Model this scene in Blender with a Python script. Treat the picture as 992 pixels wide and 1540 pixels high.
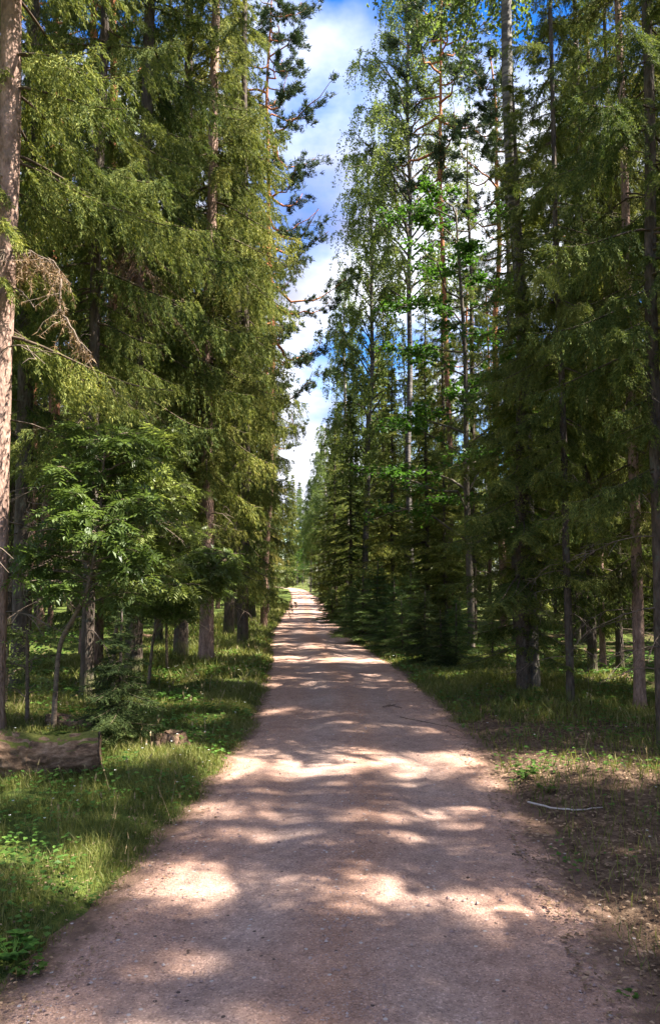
import bpy, math, random
import numpy as np
from mathutils import Vector

# ------------------------------------------------------------------ camera, world, sun, exposure
for o in list(bpy.data.objects):
    bpy.data.objects.remove(o)
scn = bpy.context.scene
COL = scn.collection
rad = math.radians
F = 1150.0; HOR = 860.0; EYE = 1.75          # photo pixels: focal length, horizon row; eye height in m
cam = bpy.data.cameras.new('camera')
camo = bpy.data.objects.new('camera', cam); COL.objects.link(camo)
cam.sensor_fit = 'VERTICAL'; cam.sensor_height = 24.0; cam.lens = 24.0 * F / 1540.0
cam.clip_start = 0.05; cam.clip_end = 3000
PITCH = math.atan((HOR - 770.0) / F)
camo.location = (0, 0, EYE); camo.rotation_euler = (rad(90) + PITCH, 0, 0)
scn.camera = camo

SUN_AZ = 98.0      # degrees clockwise from the view direction (+Y), 90 = from the right
SUN_EL = 51.0
w = bpy.data.worlds.new('World'); scn.world = w; w.use_nodes = True
nt = w.node_tree; N = nt.nodes; L = nt.links
N.clear()
out = N.new('ShaderNodeOutputWorld')
sky = N.new('ShaderNodeTexSky'); sky.sky_type = 'NISHITA'; sky.sun_disc = False
sky.sun_elevation = rad(SUN_EL); sky.sun_rotation = rad(SUN_AZ); sky.air_density = 1.0; sky.dust_density = 0.2; sky.ozone_density = 4.0
bg = N.new('ShaderNodeBackground'); bg.inputs[1].default_value = 0.05
hsv = N.new('ShaderNodeHueSaturation'); hsv.inputs['Saturation'].default_value = 1.35; hsv.inputs['Hue'].default_value = 0.512
L.new(sky.outputs[0], hsv.inputs['Color']); L.new(hsv.outputs[0], bg.inputs[0])
# clouds, all over the sky, laid on a flat layer high up
tc = N.new('ShaderNodeTexCoord'); sep = N.new('ShaderNodeSeparateXYZ'); L.new(tc.outputs['Generated'], sep.inputs[0])
mz = N.new('ShaderNodeMath'); mz.operation = 'MAXIMUM'; mz.inputs[1].default_value = 0.04; L.new(sep.outputs[2], mz.inputs[0])
az = N.new('ShaderNodeMath'); az.operation = 'ADD'; az.inputs[1].default_value = 0.25; L.new(mz.outputs[0], az.inputs[0])
dx = N.new('ShaderNodeMath'); dx.operation = 'DIVIDE'; L.new(sep.outputs[0], dx.inputs[0]); L.new(az.outputs[0], dx.inputs[1])
dy = N.new('ShaderNodeMath'); dy.operation = 'DIVIDE'; L.new(sep.outputs[1], dy.inputs[0]); L.new(az.outputs[0], dy.inputs[1])
cb = N.new('ShaderNodeCombineXYZ'); L.new(dx.outputs[0], cb.inputs[0]); L.new(dy.outputs[0], cb.inputs[1]); cb.inputs[2].default_value = 6.1
cn = N.new('ShaderNodeTexNoise'); cn.inputs['Scale'].default_value = 1.35; cn.inputs['Detail'].default_value = 7; cn.inputs['Roughness'].default_value = 0.52
L.new(cb.outputs[0], cn.inputs['Vector'])
cr = N.new('ShaderNodeValToRGB'); cr.color_ramp.elements[0].position = 0.42; cr.color_ramp.elements[1].position = 0.54
L.new(cn.outputs['Fac'], cr.inputs[0])
c2 = N.new('ShaderNodeTexNoise'); c2.inputs['Scale'].default_value = 2.6; c2.inputs['Detail'].default_value = 4
L.new(cb.outputs[0], c2.inputs['Vector'])
cc = N.new('ShaderNodeValToRGB')
cc.color_ramp.elements[0].position = 0.35; cc.color_ramp.elements[0].color = (0.155, 0.16, 0.225, 1)
cc.color_ramp.elements[1].position = 0.62; cc.color_ramp.elements[1].color = (0.46, 0.475, 0.53, 1)
L.new(c2.outputs['Fac'], cc.inputs[0])
bg2 = N.new('ShaderNodeBackground'); bg2.inputs[1].default_value = 0.52; L.new(cc.outputs[0], bg2.inputs[0])
mx = N.new('ShaderNodeMixShader'); L.new(cr.outputs[0], mx.inputs[0]); L.new(bg.outputs[0], mx.inputs[1]); L.new(bg2.outputs[0], mx.inputs[2])
L.new(mx.outputs[0], out.inputs[0])

sl = bpy.data.lights.new('sun', 'SUN'); sl.energy = 3.3; sl.angle = rad(0.55); sl.color = (1.0, 0.93, 0.82)
so = bpy.data.objects.new('sun', sl); COL.objects.link(so)
a, e = rad(SUN_AZ), rad(SUN_EL)
sdir = Vector((math.sin(a) * math.cos(e), math.cos(a) * math.cos(e), math.sin(e)))
so.rotation_euler = sdir.to_track_quat('Z', 'Y').to_euler(); so.location = (20, -5, 30)

scn.view_settings.view_transform = 'Standard'; scn.view_settings.look = 'None'
scn.view_settings.exposure = 2.85; scn.view_settings.gamma = 1.0
scn.cycles.max_bounces = 8; scn.cycles.diffuse_bounces = 4; scn.cycles.transmission_bounces = 5; scn.cycles.transparent_max_bounces = 4
scn.cycles.glossy_bounces = 2

# ------------------------------------------------------------------ numeric helpers
def rng(s): return np.random.default_rng(s)

def _h(ix, iy, s):
    n = (ix.astype(np.int64) * 374761393 + iy.astype(np.int64) * 668265263 + s * 1442695041) & 0xffffffff
    n = ((n ^ (n >> 13)) * 1274126177) & 0xffffffff
    return ((n ^ (n >> 16)) & 0xffff) / 65535.0

def vnoise(x, y, s=0):
    x = np.asarray(x, float); y = np.asarray(y, float)
    ix = np.floor(x); iy = np.floor(y); fx = x - ix; fy = y - iy
    fx = fx * fx * (3 - 2 * fx); fy = fy * fy * (3 - 2 * fy)
    a = _h(ix, iy, s); b = _h(ix + 1, iy, s); c = _h(ix, iy + 1, s); d = _h(ix + 1, iy + 1, s)
    return (a * (1 - fx) + b * fx) * (1 - fy) + (c * (1 - fx) + d * fx) * fy

def fbm(x, y, s=0, o=3):
    r = 0; a = 0.5; t = 0
    for k in range(o):
        r = r + a * vnoise(x * 2 ** k, y * 2 ** k, s + k * 17); t += a; a *= 0.55
    return r / t

def zp(Y):   # long profile of the lane
    return np.interp(Y, [-60, 13, 25.6, 37, 57, 72, 141, 200, 300], [0, 0, -.25, -.49, -.80, -.79, -.85, -.7, -.4])

def ray(px, py):
    dx = (px - 496.0) / F; dz = -(py - 770.0) / F
    c, s = math.cos(PITCH), math.sin(PITCH)
    v = np.array([dx, c - dz * s, s + dz * c])
    return v / v[1]

def on_profile(px, py):
    v = ray(px, py); Y = 5.0
    for _ in range(80):
        Yn = (float(zp(Y)) - EYE) / min(v[2], -1e-3)
        Y = Y * 0.5 + 0.5 * min(Yn, 400)
    return v[0] * Y, Y

rows = [(1540, -15, 990), (1480, 55, 945), (1400, 140, 900), (1300, 228, 838), (1250, 270, 803), (1200, 312, 770),
        (1150, 348, 737), (1100, 380, 700), (1050, 400, 648), (1000, 407, 588), (970, 409, 540), (950, 413, 517),
        (930, 425, 498), (910, 437, 484), (900, 441, 478)]
EY, EL, ER = [-60.0, 0.0], [-1.35, -1.30], [1.25, 1.25]
for r_, a_, b_ in rows:
    xa, ya = on_profile(a_, r_); xb, yb = on_profile(b_, r_)
    EY.append(ya); EL.append(xa); ER.append(xb)
for Y_, c_ in ((85, -3.1), (98, -3.9), (114, -5.1), (125, -7.2), (136, -11), (150, -18), (175, -36), (220, -60), (260, -100)):
    EY.append(Y_); EL.append(c_ - 1.0); ER.append(c_ + 1.0)
EY = np.array(EY); EL = np.array(EL) + np.interp(EY, [0, 8, 60], [.05, .08, .0]); ER = np.array(ER) - np.interp(EY, [0, 3, 8, 60], [.10, .12, .10, .0])
def edges(Y): return np.interp(Y, EY, EL), np.interp(Y, EY, ER)

def beyond(x, y):   # metres outside the lane; sign gives side (+ right)
    l, r = edges(y)
    wob = (fbm(x * 0 + y * 0.9, x * 0 + 3.3, 5, 3) - .5) * .35 + (fbm(y * 4.1, x * 0, 9, 2) - .5) * .12
    return np.maximum(l + wob - x, x - r + wob * .8), np.where(x > (l + r) / 2, 1.0, -1.0)

def gh(x, y):
    x = np.asarray(x, float); y = np.asarray(y, float)
    d, s = beyond(x, y)
    base = zp(y)
    t = np.clip(d / 0.55, 0, 1); t = t * t * (3 - 2 * t)
    bank = np.where(s < 0, 0.075, 0.035) * t - 0.03 * (1 - t)
    amp = np.clip(d / 2.5, 0, 1)
    und = (fbm(x * .35, y * .35, 11, 3) - .5) * 0.45 * amp + (fbm(x * 1.7, y * 1.7, 23, 2) - .5) * 0.09 * np.clip(d, 0, 1)
    side = np.where(s > 0, -0.10, 0.02) * np.clip((d - 1) / 4, 0, 1)
    return base + bank + und + side

def at(px, py):   # photo pixel -> point on the ground
    v = ray(px, py); x, Y = on_profile(px, py)
    for _ in range(40):
        z = float(gh(v[0] * Y, Y)); Yn = (z - EYE) / min(v[2], -1e-3); Y = .6 * Y + .4 * min(Yn, 400)
    return v[0] * Y, Y, float(gh(v[0] * Y, Y))

def at_depth(px, Y):
    x = (px - 496.0) / F * Y
    return x, Y, float(gh(x, Y))

# ------------------------------------------------------------------ mesh helpers
class MB:
    def __init__(s): s.v = []; s.f3 = []; s.f4 = []; s.n = 0; s.m3 = []; s.m4 = []
    def add(s, v, f3=None, f4=None, mi=0):
        v = np.asarray(v, float).reshape(-1, 3)
        if f3 is not None and len(f3): s.f3.append(np.asarray(f3) + s.n); s.m3.append(np.full(len(f3), mi))
        if f4 is not None and len(f4): s.f4.append(np.asarray(f4) + s.n); s.m4.append(np.full(len(f4), mi))
        s.v.append(v); s.n += len(v)
    def tris(s, V, mi=0):      # V (n,3,3)
        n = len(V); s.add(V.reshape(-1, 3), f3=np.arange(n * 3).reshape(n, 3), mi=mi)
    def quads(s, V, mi=0):
        n = len(V); s.add(V.reshape(-1, 3), f4=np.arange(n * 4).reshape(n, 4), mi=mi)
    def tube(s, P, R, k=6, cap=True, mi=0, wob=None):
        P = np.asarray(P, float); R = np.asarray(R, float); n = len(P)
        T = np.gradient(P, axis=0); T /= np.linalg.norm(T, axis=1)[:, None] + 1e-9
        ref = np.array([0, 0, 1.0]) if abs(T[0][2]) < .8 else np.array([1.0, 0, 0])
        A = np.cross(T, ref); A /= np.linalg.norm(A, axis=1)[:, None] + 1e-9; B = np.cross(T, A)
        an = np.arange(k) * 2 * math.pi / k
        rr = R[:, None] * (np.ones((n, k)) if wob is None else wob)
        V = P[:, None] + rr[..., None] * (np.cos(an)[None, :, None] * A[:, None] + np.sin(an)[None, :, None] * B[:, None])
        i = np.arange(n - 1)[:, None] * k; j = np.arange(k)[None]; j2 = (j + 1) % k
        f4 = np.stack([i + j, i + j2, i + k + j2, i + k + j], -1).reshape(-1, 4)
        V = V.reshape(-1, 3); f3 = None
        if cap:
            V = np.vstack([V, P[-1], P[0]]); c = n * k
            jj = np.arange(k); j3 = (jj + 1) % k
            f3 = np.vstack([np.stack([(n - 1) * k + jj, (n - 1) * k + j3, np.full(k, c)], 1), np.stack([j3, jj, np.full(k, c + 1)], 1)])
        s.add(V, f3=f3, f4=f4, mi=mi)
    def mesh(s, name, mats, smooth=True):
        V = np.vstack(s.v); me = bpy.data.meshes.new(name)
        f3 = np.vstack(s.f3) if s.f3 else np.zeros((0, 3), int); f4 = np.vstack(s.f4) if s.f4 else np.zeros((0, 4), int)
        me.vertices.add(len(V)); me.vertices.foreach_set('co', V.astype(np.float32).ravel())
        loops = np.concatenate([f3.ravel(), f4.ravel()]).astype(np.int32)
        me.loops.add(len(loops)); me.loops.foreach_set('vertex_index', loops)
        st = np.concatenate([np.arange(len(f3)) * 3, len(f3) * 3 + np.arange(len(f4)) * 4]).astype(np.int32)
        me.polygons.add(len(st)); me.polygons.foreach_set('loop_start', st)
        mi = np.concatenate([np.concatenate(s.m3) if s.m3 else np.zeros(0), np.concatenate(s.m4) if s.m4 else np.zeros(0)]).astype(np.int32)
        me.polygons.foreach_set('material_index', mi)
        me.polygons.foreach_set('use_smooth', np.full(len(st), smooth))
        if not isinstance(mats, (list, tuple)): mats = [mats]
        for m in mats: me.materials.append(m)
        me.update(calc_edges=True); me.validate()
        return me

def unit(v): return v / (np.linalg.norm(v, axis=-1, keepdims=True) + 1e-9)

def needles(mb, P, D, ln, wd, g, mi=0):
    """thin pointed triangles at P along D"""
    n = len(P)
    S = unit(np.cross(D, g.normal(size=(n, 3)))) * (wd * g.uniform(.7, 1.3, n))[:, None] * .5
    ln = (ln * g.uniform(.7, 1.25, n))[:, None]
    V = np.stack([P - S, P + S, P + unit(D) * ln], 1); mb.tris(V, mi)

def leaves(mb, P, D, ln, wd, g, mi=0, flat=.5):
    """diamond leaves folded a little; one quad each"""
    n = len(P); D = unit(D)
    up = unit(g.normal(size=(n, 3)) * (1 - flat) + np.array([0, 0, 1.0]) * flat)
    S = unit(np.cross(D, up)); U = np.cross(S, D)
    ln = (ln * g.uniform(.65, 1.25, n))[:, None]; wd = (wd * g.uniform(.7, 1.2, n))[:, None]
    V = np.stack([P, P + D * ln * .45 + S * wd * .5 + U * wd * .12, P + D * ln - U * ln * .1, P + D * ln * .45 - S * wd * .5 + U * wd * .12], 1)
    mb.quads(V, mi)

# ------------------------------------------------------------------ materials
def mat(name): 
    m = bpy.data.materials.new(name); m.use_nodes = True; m.node_tree.nodes.clear(); return m, m.node_tree.nodes, m.node_tree.links
def node(N_, t, **k):
    n = N_.new(t)
    for a_, b_ in k.items():
        if a_ in n.inputs: n.inputs[a_].default_value = b_
        else: setattr(n, a_, b_)
    return n
def ramp(N_, pts, interp='LINEAR'):
    r = N_.new('ShaderNodeValToRGB'); el = r.color_ramp.elements; r.color_ramp.interpolation = interp
    el[0].position, el[0].color = pts[0][0], (*pts[0][1], 1); el[1].position, el[1].color = pts[-1][0], (*pts[-1][1], 1)
    for p, c in pts[1:-1]:
        e_ = el.new(p); e_.color = (*c, 1)
    return r
def noise(N_, L_, vec, scale, detail=4, rough=.55):
    n = node(N_, 'ShaderNodeTexNoise'); n.inputs['Scale'].default_value = scale; n.inputs['Detail'].default_value = detail; n.inputs['Roughness'].default_value = rough
    if vec is not None: L_.new(vec, n.inputs['Vector'])
    return n
def mixc(N_, L_, fac, a_, b_, mode='MIX'):
    m = N_.new('ShaderNodeMix'); m.data_type = 'RGBA'; m.blend_type = mode
    for sock, val in ((m.inputs[0], fac), (m.inputs[6], a_), (m.inputs[7], b_)):
        if hasattr(val, 'is_output'): L_.new(val, sock)
        elif isinstance(val, tuple): sock.default_value = (*val, 1)
        else: sock.default_value = val
    return m.outputs[2]

def leaf_mat(name, cols, trans=.35, transcol=None, rough=.5, objvar=.25, spec=.2):
    m, N_, L_ = mat(name)
    g = N_.new('ShaderNodeNewGeometry'); oi = N_.new('ShaderNodeObjectInfo'); tcx = N_.new('ShaderNodeTexCoord')
    r = ramp(N_, [(i / (len(cols) - 1), c) for i, c in enumerate(cols)])
    nz = noise(N_, L_, tcx.outputs['Object'], .8, 2)
    ad = node(N_, 'ShaderNodeMath', operation='MULTIPLY_ADD'); ad.inputs[1].default_value = .55; L_.new(g.outputs['Random Per Island'], ad.inputs[0]); 
    a2 = node(N_, 'ShaderNodeMath', operation='MULTIPLY_ADD'); a2.inputs[1].default_value = 1.0; a2.inputs[2].default_value = -.28; L_.new(nz.outputs['Fac'], a2.inputs[0])
    L_.new(a2.outputs[0], ad.inputs[2]); L_.new(ad.outputs[0], r.inputs[0])
    hs = N_.new('ShaderNodeHueSaturation'); L_.new(r.outputs[0], hs.inputs['Color'])
    mv = node(N_, 'ShaderNodeMapRange'); mv.inputs['To Min'].default_value = 1 - objvar; mv.inputs['To Max'].default_value = 1 + objvar
    L_.new(oi.outputs['Random'], mv.inputs['Value']); L_.new(mv.outputs[0], hs.inputs['Value'])
    mh = node(N_, 'ShaderNodeMapRange'); mh.inputs['To Min'].default_value = .52; mh.inputs['To Max'].default_value = .48
    L_.new(oi.outputs['Random'], mh.inputs['Value']); L_.new(mh.outputs[0], hs.inputs['Hue'])
    p = node(N_, 'ShaderNodeBsdfPrincipled', Roughness=rough); p.inputs['Specular IOR Level'].default_value = spec
    L_.new(hs.outputs[0], p.inputs['Base Color'])
    t = N_.new('ShaderNodeBsdfTranslucent')
    tcol = mixc(N_, L_, 1.0, hs.outputs[0], transcol or (1.4, 1.45, .85), 'MULTIPLY'); L_.new(tcol, t.inputs['Color'])
    mxs = N_.new('ShaderNodeMixShader'); mxs.inputs[0].default_value = trans
    L_.new(p.outputs[0], mxs.inputs[1]); L_.new(t.outputs[0], mxs.inputs[2])
    o = N_.new('ShaderNodeOutputMaterial'); L_.new(mxs.outputs[0], o.inputs[0]); return m

def bark_mat(name, dark, light, zscale=.42, scale=9, bump=.6, moss=None, upper=None, lichen=None):
    m, N_, L_ = mat(name)
    tcx = N_.new('ShaderNodeTexCoord'); mp = N_.new('ShaderNodeMapping'); mp.inputs['Scale'].default_value = (1, 1, zscale)
    L_.new(tcx.outputs['Object'], mp.inputs[0])
    n1 = noise(N_, L_, mp.outputs[0], scale, 6, .65)
    vor = N_.new('ShaderNodeTexVoronoi'); vor.inputs['Scale'].default_value = scale * 2.6; L_.new(mp.outputs[0], vor.inputs['Vector'])
    r = ramp(N_, [(.32, dark), (.68, light)]); L_.new(n1.outputs['Fac'], r.inputs[0])
    vr = ramp(N_, [(.0, (.55, .55, .55)), (.45, (1.15, 1.15, 1.15))]); L_.new(vor.outputs['Distance'], vr.inputs[0])
    col = mixc(N_, L_, .7, r.outputs[0], vr.outputs[0], 'MULTIPLY')
    if lichen:
        n3 = noise(N_, L_, tcx.outputs['Object'], 5.5, 5, .7); r3 = ramp(N_, [(.55, (0, 0, 0)), (.66, (1, 1, 1))]); L_.new(n3.outputs['Fac'], r3.inputs[0])
        col = mixc(N_, L_, r3.outputs[0], col, lichen)
    sz = N_.new('ShaderNodeSeparateXYZ'); L_.new(tcx.outputs['Object'], sz.inputs[0])
    if upper:
        mr = node(N_, 'ShaderNodeMapRange'); mr.inputs['From Min'].default_value = upper[0]; mr.inputs['From Max'].default_value = upper[1]
        n4 = noise(N_, L_, tcx.outputs['Object'], 1.6, 4); ad = node(N_, 'ShaderNodeMath', operation='MULTIPLY_ADD'); ad.inputs[1].default_value = 4.0
        L_.new(n4.outputs['Fac'], ad.inputs[0]); L_.new(sz.outputs[2], ad.inputs[2]); L_.new(ad.outputs[0], mr.inputs['Value'])
        up = mixc(N_, L_, n1.outputs['Fac'], tuple(c * .6 for c in upper[2]), upper[2])
        col = mixc(N_, L_, mr.outputs[0], col, up)
    if moss:
        mr = node(N_, 'ShaderNodeMapRange'); mr.inputs['From Min'].default_value = moss; mr.inputs['From Max'].default_value = .0
        L_.new(sz.outputs[2], mr.inputs['Value']); n5 = noise(N_, L_, tcx.outputs['Object'], 7, 4)
        mm = node(N_, 'ShaderNodeMath', operation='MULTIPLY'); L_.new(mr.outputs[0], mm.inputs[0]); L_.new(n5.outputs['Fac'], mm.inputs[1])
        r5 = ramp(N_, [(.25, (0, 0, 0)), (.5, (1, 1, 1))]); L_.new(mm.outputs[0], r5.inputs[0])
        col = mixc(N_, L_, r5.outputs[0], col, (.10, .115, .03))
    p = node(N_, 'ShaderNodeBsdfPrincipled', Roughness=.9); p.inputs['Specular IOR Level'].default_value = .2; L_.new(col, p.inputs['Base Color'])
    b = N_.new('ShaderNodeBump'); b.inputs['Strength'].default_value = bump; b.inputs['Distance'].default_value = .03
    ma = node(N_, 'ShaderNodeMath', operation='ADD'); L_.new(n1.outputs['Fac'], ma.inputs[0]); L_.new(vor.outputs['Distance'], ma.inputs[1])
    L_.new(ma.outputs[0], b.inputs['Height']); L_.new(b.outputs[0], p.inputs['Normal'])
    o = N_.new('ShaderNodeOutputMaterial'); L_.new(p.outputs[0], o.inputs[0]); return m

def birch_mat(name='birch bark', thr=(.50, .60), white=((.60, .52, .44), (.42, .37, .33))):
    m, N_, L_ = mat(name)
    tcx = N_.new('ShaderNodeTexCoord'); mp = N_.new('ShaderNodeMapping'); mp.inputs['Scale'].default_value = (1.2, 1.2, 9)
    L_.new(tcx.outputs['Object'], mp.inputs[0])
    n1 = noise(N_, L_, mp.outputs[0], 2.2, 4, .6); r1 = ramp(N_, [(thr[0], (0, 0, 0)), (thr[1], (1, 1, 1))]); L_.new(n1.outputs['Fac'], r1.inputs[0])
    n2 = noise(N_, L_, tcx.outputs['Object'], 1.5, 5, .7)
    sz = N_.new('ShaderNodeSeparateXYZ'); L_.new(tcx.outputs['Object'], sz.inputs[0])
    lo = node(N_, 'ShaderNodeMapRange'); lo.inputs['From Min'].default_value = 1.0; lo.inputs['From Max'].default_value = 6.0; lo.inputs['To Min'].default_value = .78; lo.inputs['To Max'].default_value = .42
    L_.new(sz.outputs[2], lo.inputs['Value'])
    gt = node(N_, 'ShaderNodeMath', operation='SUBTRACT'); L_.new(lo.outputs[0], gt.inputs[0]); L_.new(n2.outputs['Fac'], gt.inputs[1])
    r2 = ramp(N_, [(.0, (0, 0, 0)), (.12, (1, 1, 1))]); L_.new(gt.outputs[0], r2.inputs[0])
    n3 = noise(N_, L_, tcx.outputs['Object'], 14, 5, .7); rr = ramp(N_, [(.3, (.04, .033, .028)), (.75, (.19, .165, .14))]); L_.new(n3.outputs['Fac'], rr.inputs[0])
    wh = mixc(N_, L_, n2.outputs['Fac'], *white)
    c = mixc(N_, L_, r1.outputs[0], wh, (.07, .06, .055)); c = mixc(N_, L_, r2.outputs[0], c, rr.outputs[0])
    p = node(N_, 'ShaderNodeBsdfPrincipled', Roughness=.75); L_.new(c, p.inputs['Base Color'])
    b = N_.new('ShaderNodeBump'); b.inputs['Strength'].default_value = .5; b.inputs['Distance'].default_value = .03; L_.new(n3.outputs['Fac'], b.inputs['Height']); L_.new(b.outputs[0], p.inputs['Normal'])
    o = N_.new('ShaderNodeOutputMaterial'); L_.new(p.outputs[0], o.inputs[0]); return m

def simple(name, cols, scale=8, rough=.85, bump=.3):
    m, N_, L_ = mat(name)
    tcx = N_.new('ShaderNodeTexCoord'); n1 = noise(N_, L_, tcx.outputs['Object'], scale, 5, .65)
    r = ramp(N_, [(.3 + .4 * i / (len(cols) - 1), c) for i, c in enumerate(cols)]); L_.new(n1.outputs['Fac'], r.inputs[0])
    p = node(N_, 'ShaderNodeBsdfPrincipled', Roughness=rough); p.inputs['Specular IOR Level'].default_value = .2; L_.new(r.outputs[0], p.inputs['Base Color'])
    b = N_.new('ShaderNodeBump'); b.inputs['Strength'].default_value = bump; b.inputs['Distance'].default_value = .02; L_.new(n1.outputs['Fac'], b.inputs['Height']); L_.new(b.outputs[0], p.inputs['Normal'])
    o = N_.new('ShaderNodeOutputMaterial'); L_.new(p.outputs[0], o.inputs[0]); return m

def road_mat():
    m, N_, L_ = mat('pink gravel')
    tcx = N_.new('ShaderNodeTexCoord'); V = tcx.outputs['Object']
    uv = N_.new('ShaderNodeAttribute'); uv.attribute_name = 'across'; 
    big = noise(N_, L_, V, .9, 4, .6); mid = noise(N_, L_, V, 9, 5, .7); fin = noise(N_, L_, V, 90, 3, .7)
    vor = N_.new('ShaderNodeTexVoronoi'); vor.inputs['Scale'].default_value = 120; L_.new(V, vor.inputs['Vector'])
    vor2 = N_.new('ShaderNodeTexVoronoi'); vor2.inputs['Scale'].default_value = 28; L_.new(V, vor2.inputs['Vector'])
    base = ramp(N_, [(.3, (.36, .215, .155)), (.5, (.43, .27, .20)), (.7, (.49, .325, .245))]); L_.new(big.outputs['Fac'], base.inputs[0])
    md = ramp(N_, [(.3, (.74, .72, .72)), (.7, (1.16, 1.15, 1.15))]); L_.new(mid.outputs['Fac'], md.inputs[0])
    c = mixc(N_, L_, 1.0, base.outputs[0], md.outputs[0], 'MULTIPLY')
    # grain: each stone its own tone
    sv = N_.new('ShaderNodeSeparateColor'); L_.new(vor.outputs['Color'], sv.inputs[0])
    gr = ramp(N_, [(.0, (.55, .53, .53)), (.3, (.94, .93, .93)), (.8, (1.06, 1.06, 1.06)), (.975, (1.6, 1.62, 1.65))]); L_.new(sv.outputs[0], gr.inputs[0])
    # wheel tracks: greyer coarse grit; centre browner
    tr = N_.new('ShaderNodeSeparateColor'); L_.new(uv.outputs['Color'], tr.inputs[0])
    gfac = mixc(N_, L_, .75, c, gr.outputs[0], 'MULTIPLY'); c = gfac
    c = mixc(N_, L_, tr.outputs[0], c, mixc(N_, L_, 1.0, c, (.88, .99, 1.10), 'MULTIPLY'))
    c = mixc(N_, L_, tr.outputs[1], c, mixc(N_, L_, 1.0, c, (.90, .85, .80), 'MULTIPLY'))
    # edges: soil and needle litter
    n7 = noise(N_, L_, V, 5, 5, .7); ed = node(N_, 'ShaderNodeMath', operation='MULTIPLY'); L_.new(tr.outputs[2], ed.inputs[0]); L_.new(n7.outputs['Fac'], ed.inputs[1])
    re = ramp(N_, [(.22, (0, 0, 0)), (.42, (1, 1, 1))]); L_.new(ed.outputs[0], re.inputs[0])
    soil = mixc(N_, L_, mid.outputs['Fac'], (.085, .05, .032), (.24, .15, .105))
    c = mixc(N_, L_, re.outputs[0], c, soil)
    # sparse pale chips and dark bits
    s2 = N_.new('ShaderNodeSeparateColor'); L_.new(vor2.outputs['Color'], s2.inputs[0])
    chip = ramp(N_, [(.93, (0, 0, 0)), (.94, (1, 1, 1))]); L_.new(s2.outputs[0], chip.inputs[0])
    near = ramp(N_, [(.22, (1, 1, 1)), (.30, (0, 0, 0))]); L_.new(vor2.outputs['Distance'], near.inputs[0])
    cf = mixc(N_, L_, 1.0, chip.outputs[0], near.outputs[0], 'MULTIPLY')
    c = mixc(N_, L_, cf, c, (.50, .44, .40))
    dk = ramp(N_, [(.03, (1, 1, 1)), (.04, (0, 0, 0))]); L_.new(s2.outputs[1], dk.inputs[0])
    df = mixc(N_, L_, 1.0, dk.outputs[0], near.outputs[0], 'MULTIPLY'); c = mixc(N_, L_, df, c, (.09, .06, .05))
    p = node(N_, 'ShaderNodeBsdfPrincipled', Roughness=.9); p.inputs['Specular IOR Level'].default_value = .25; L_.new(c, p.inputs['Base Color'])
    b = N_.new('ShaderNodeBump'); b.inputs['Strength'].default_value = .7; b.inputs['Distance'].default_value = .006
    mm = node(N_, 'ShaderNodeMath', operation='ADD'); L_.new(vor.outputs['Distance'], mm.inputs[0]); L_.new(fin.outputs['Fac'], mm.inputs[1]); L_.new(mm.outputs[0], b.inputs['Height'])
    b2 = N_.new('ShaderNodeBump'); b2.inputs['Strength'].default_value = .5; b2.inputs['Distance'].default_value = .03; L_.new(mid.outputs['Fac'], b2.inputs['Height']); L_.new(b2.outputs[0], b.inputs['Normal'])
    L_.new(b.outputs[0], p.inputs['Normal'])
    o = N_.new('ShaderNodeOutputMaterial'); L_.new(p.outputs[0], o.inputs[0]); return m

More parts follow.
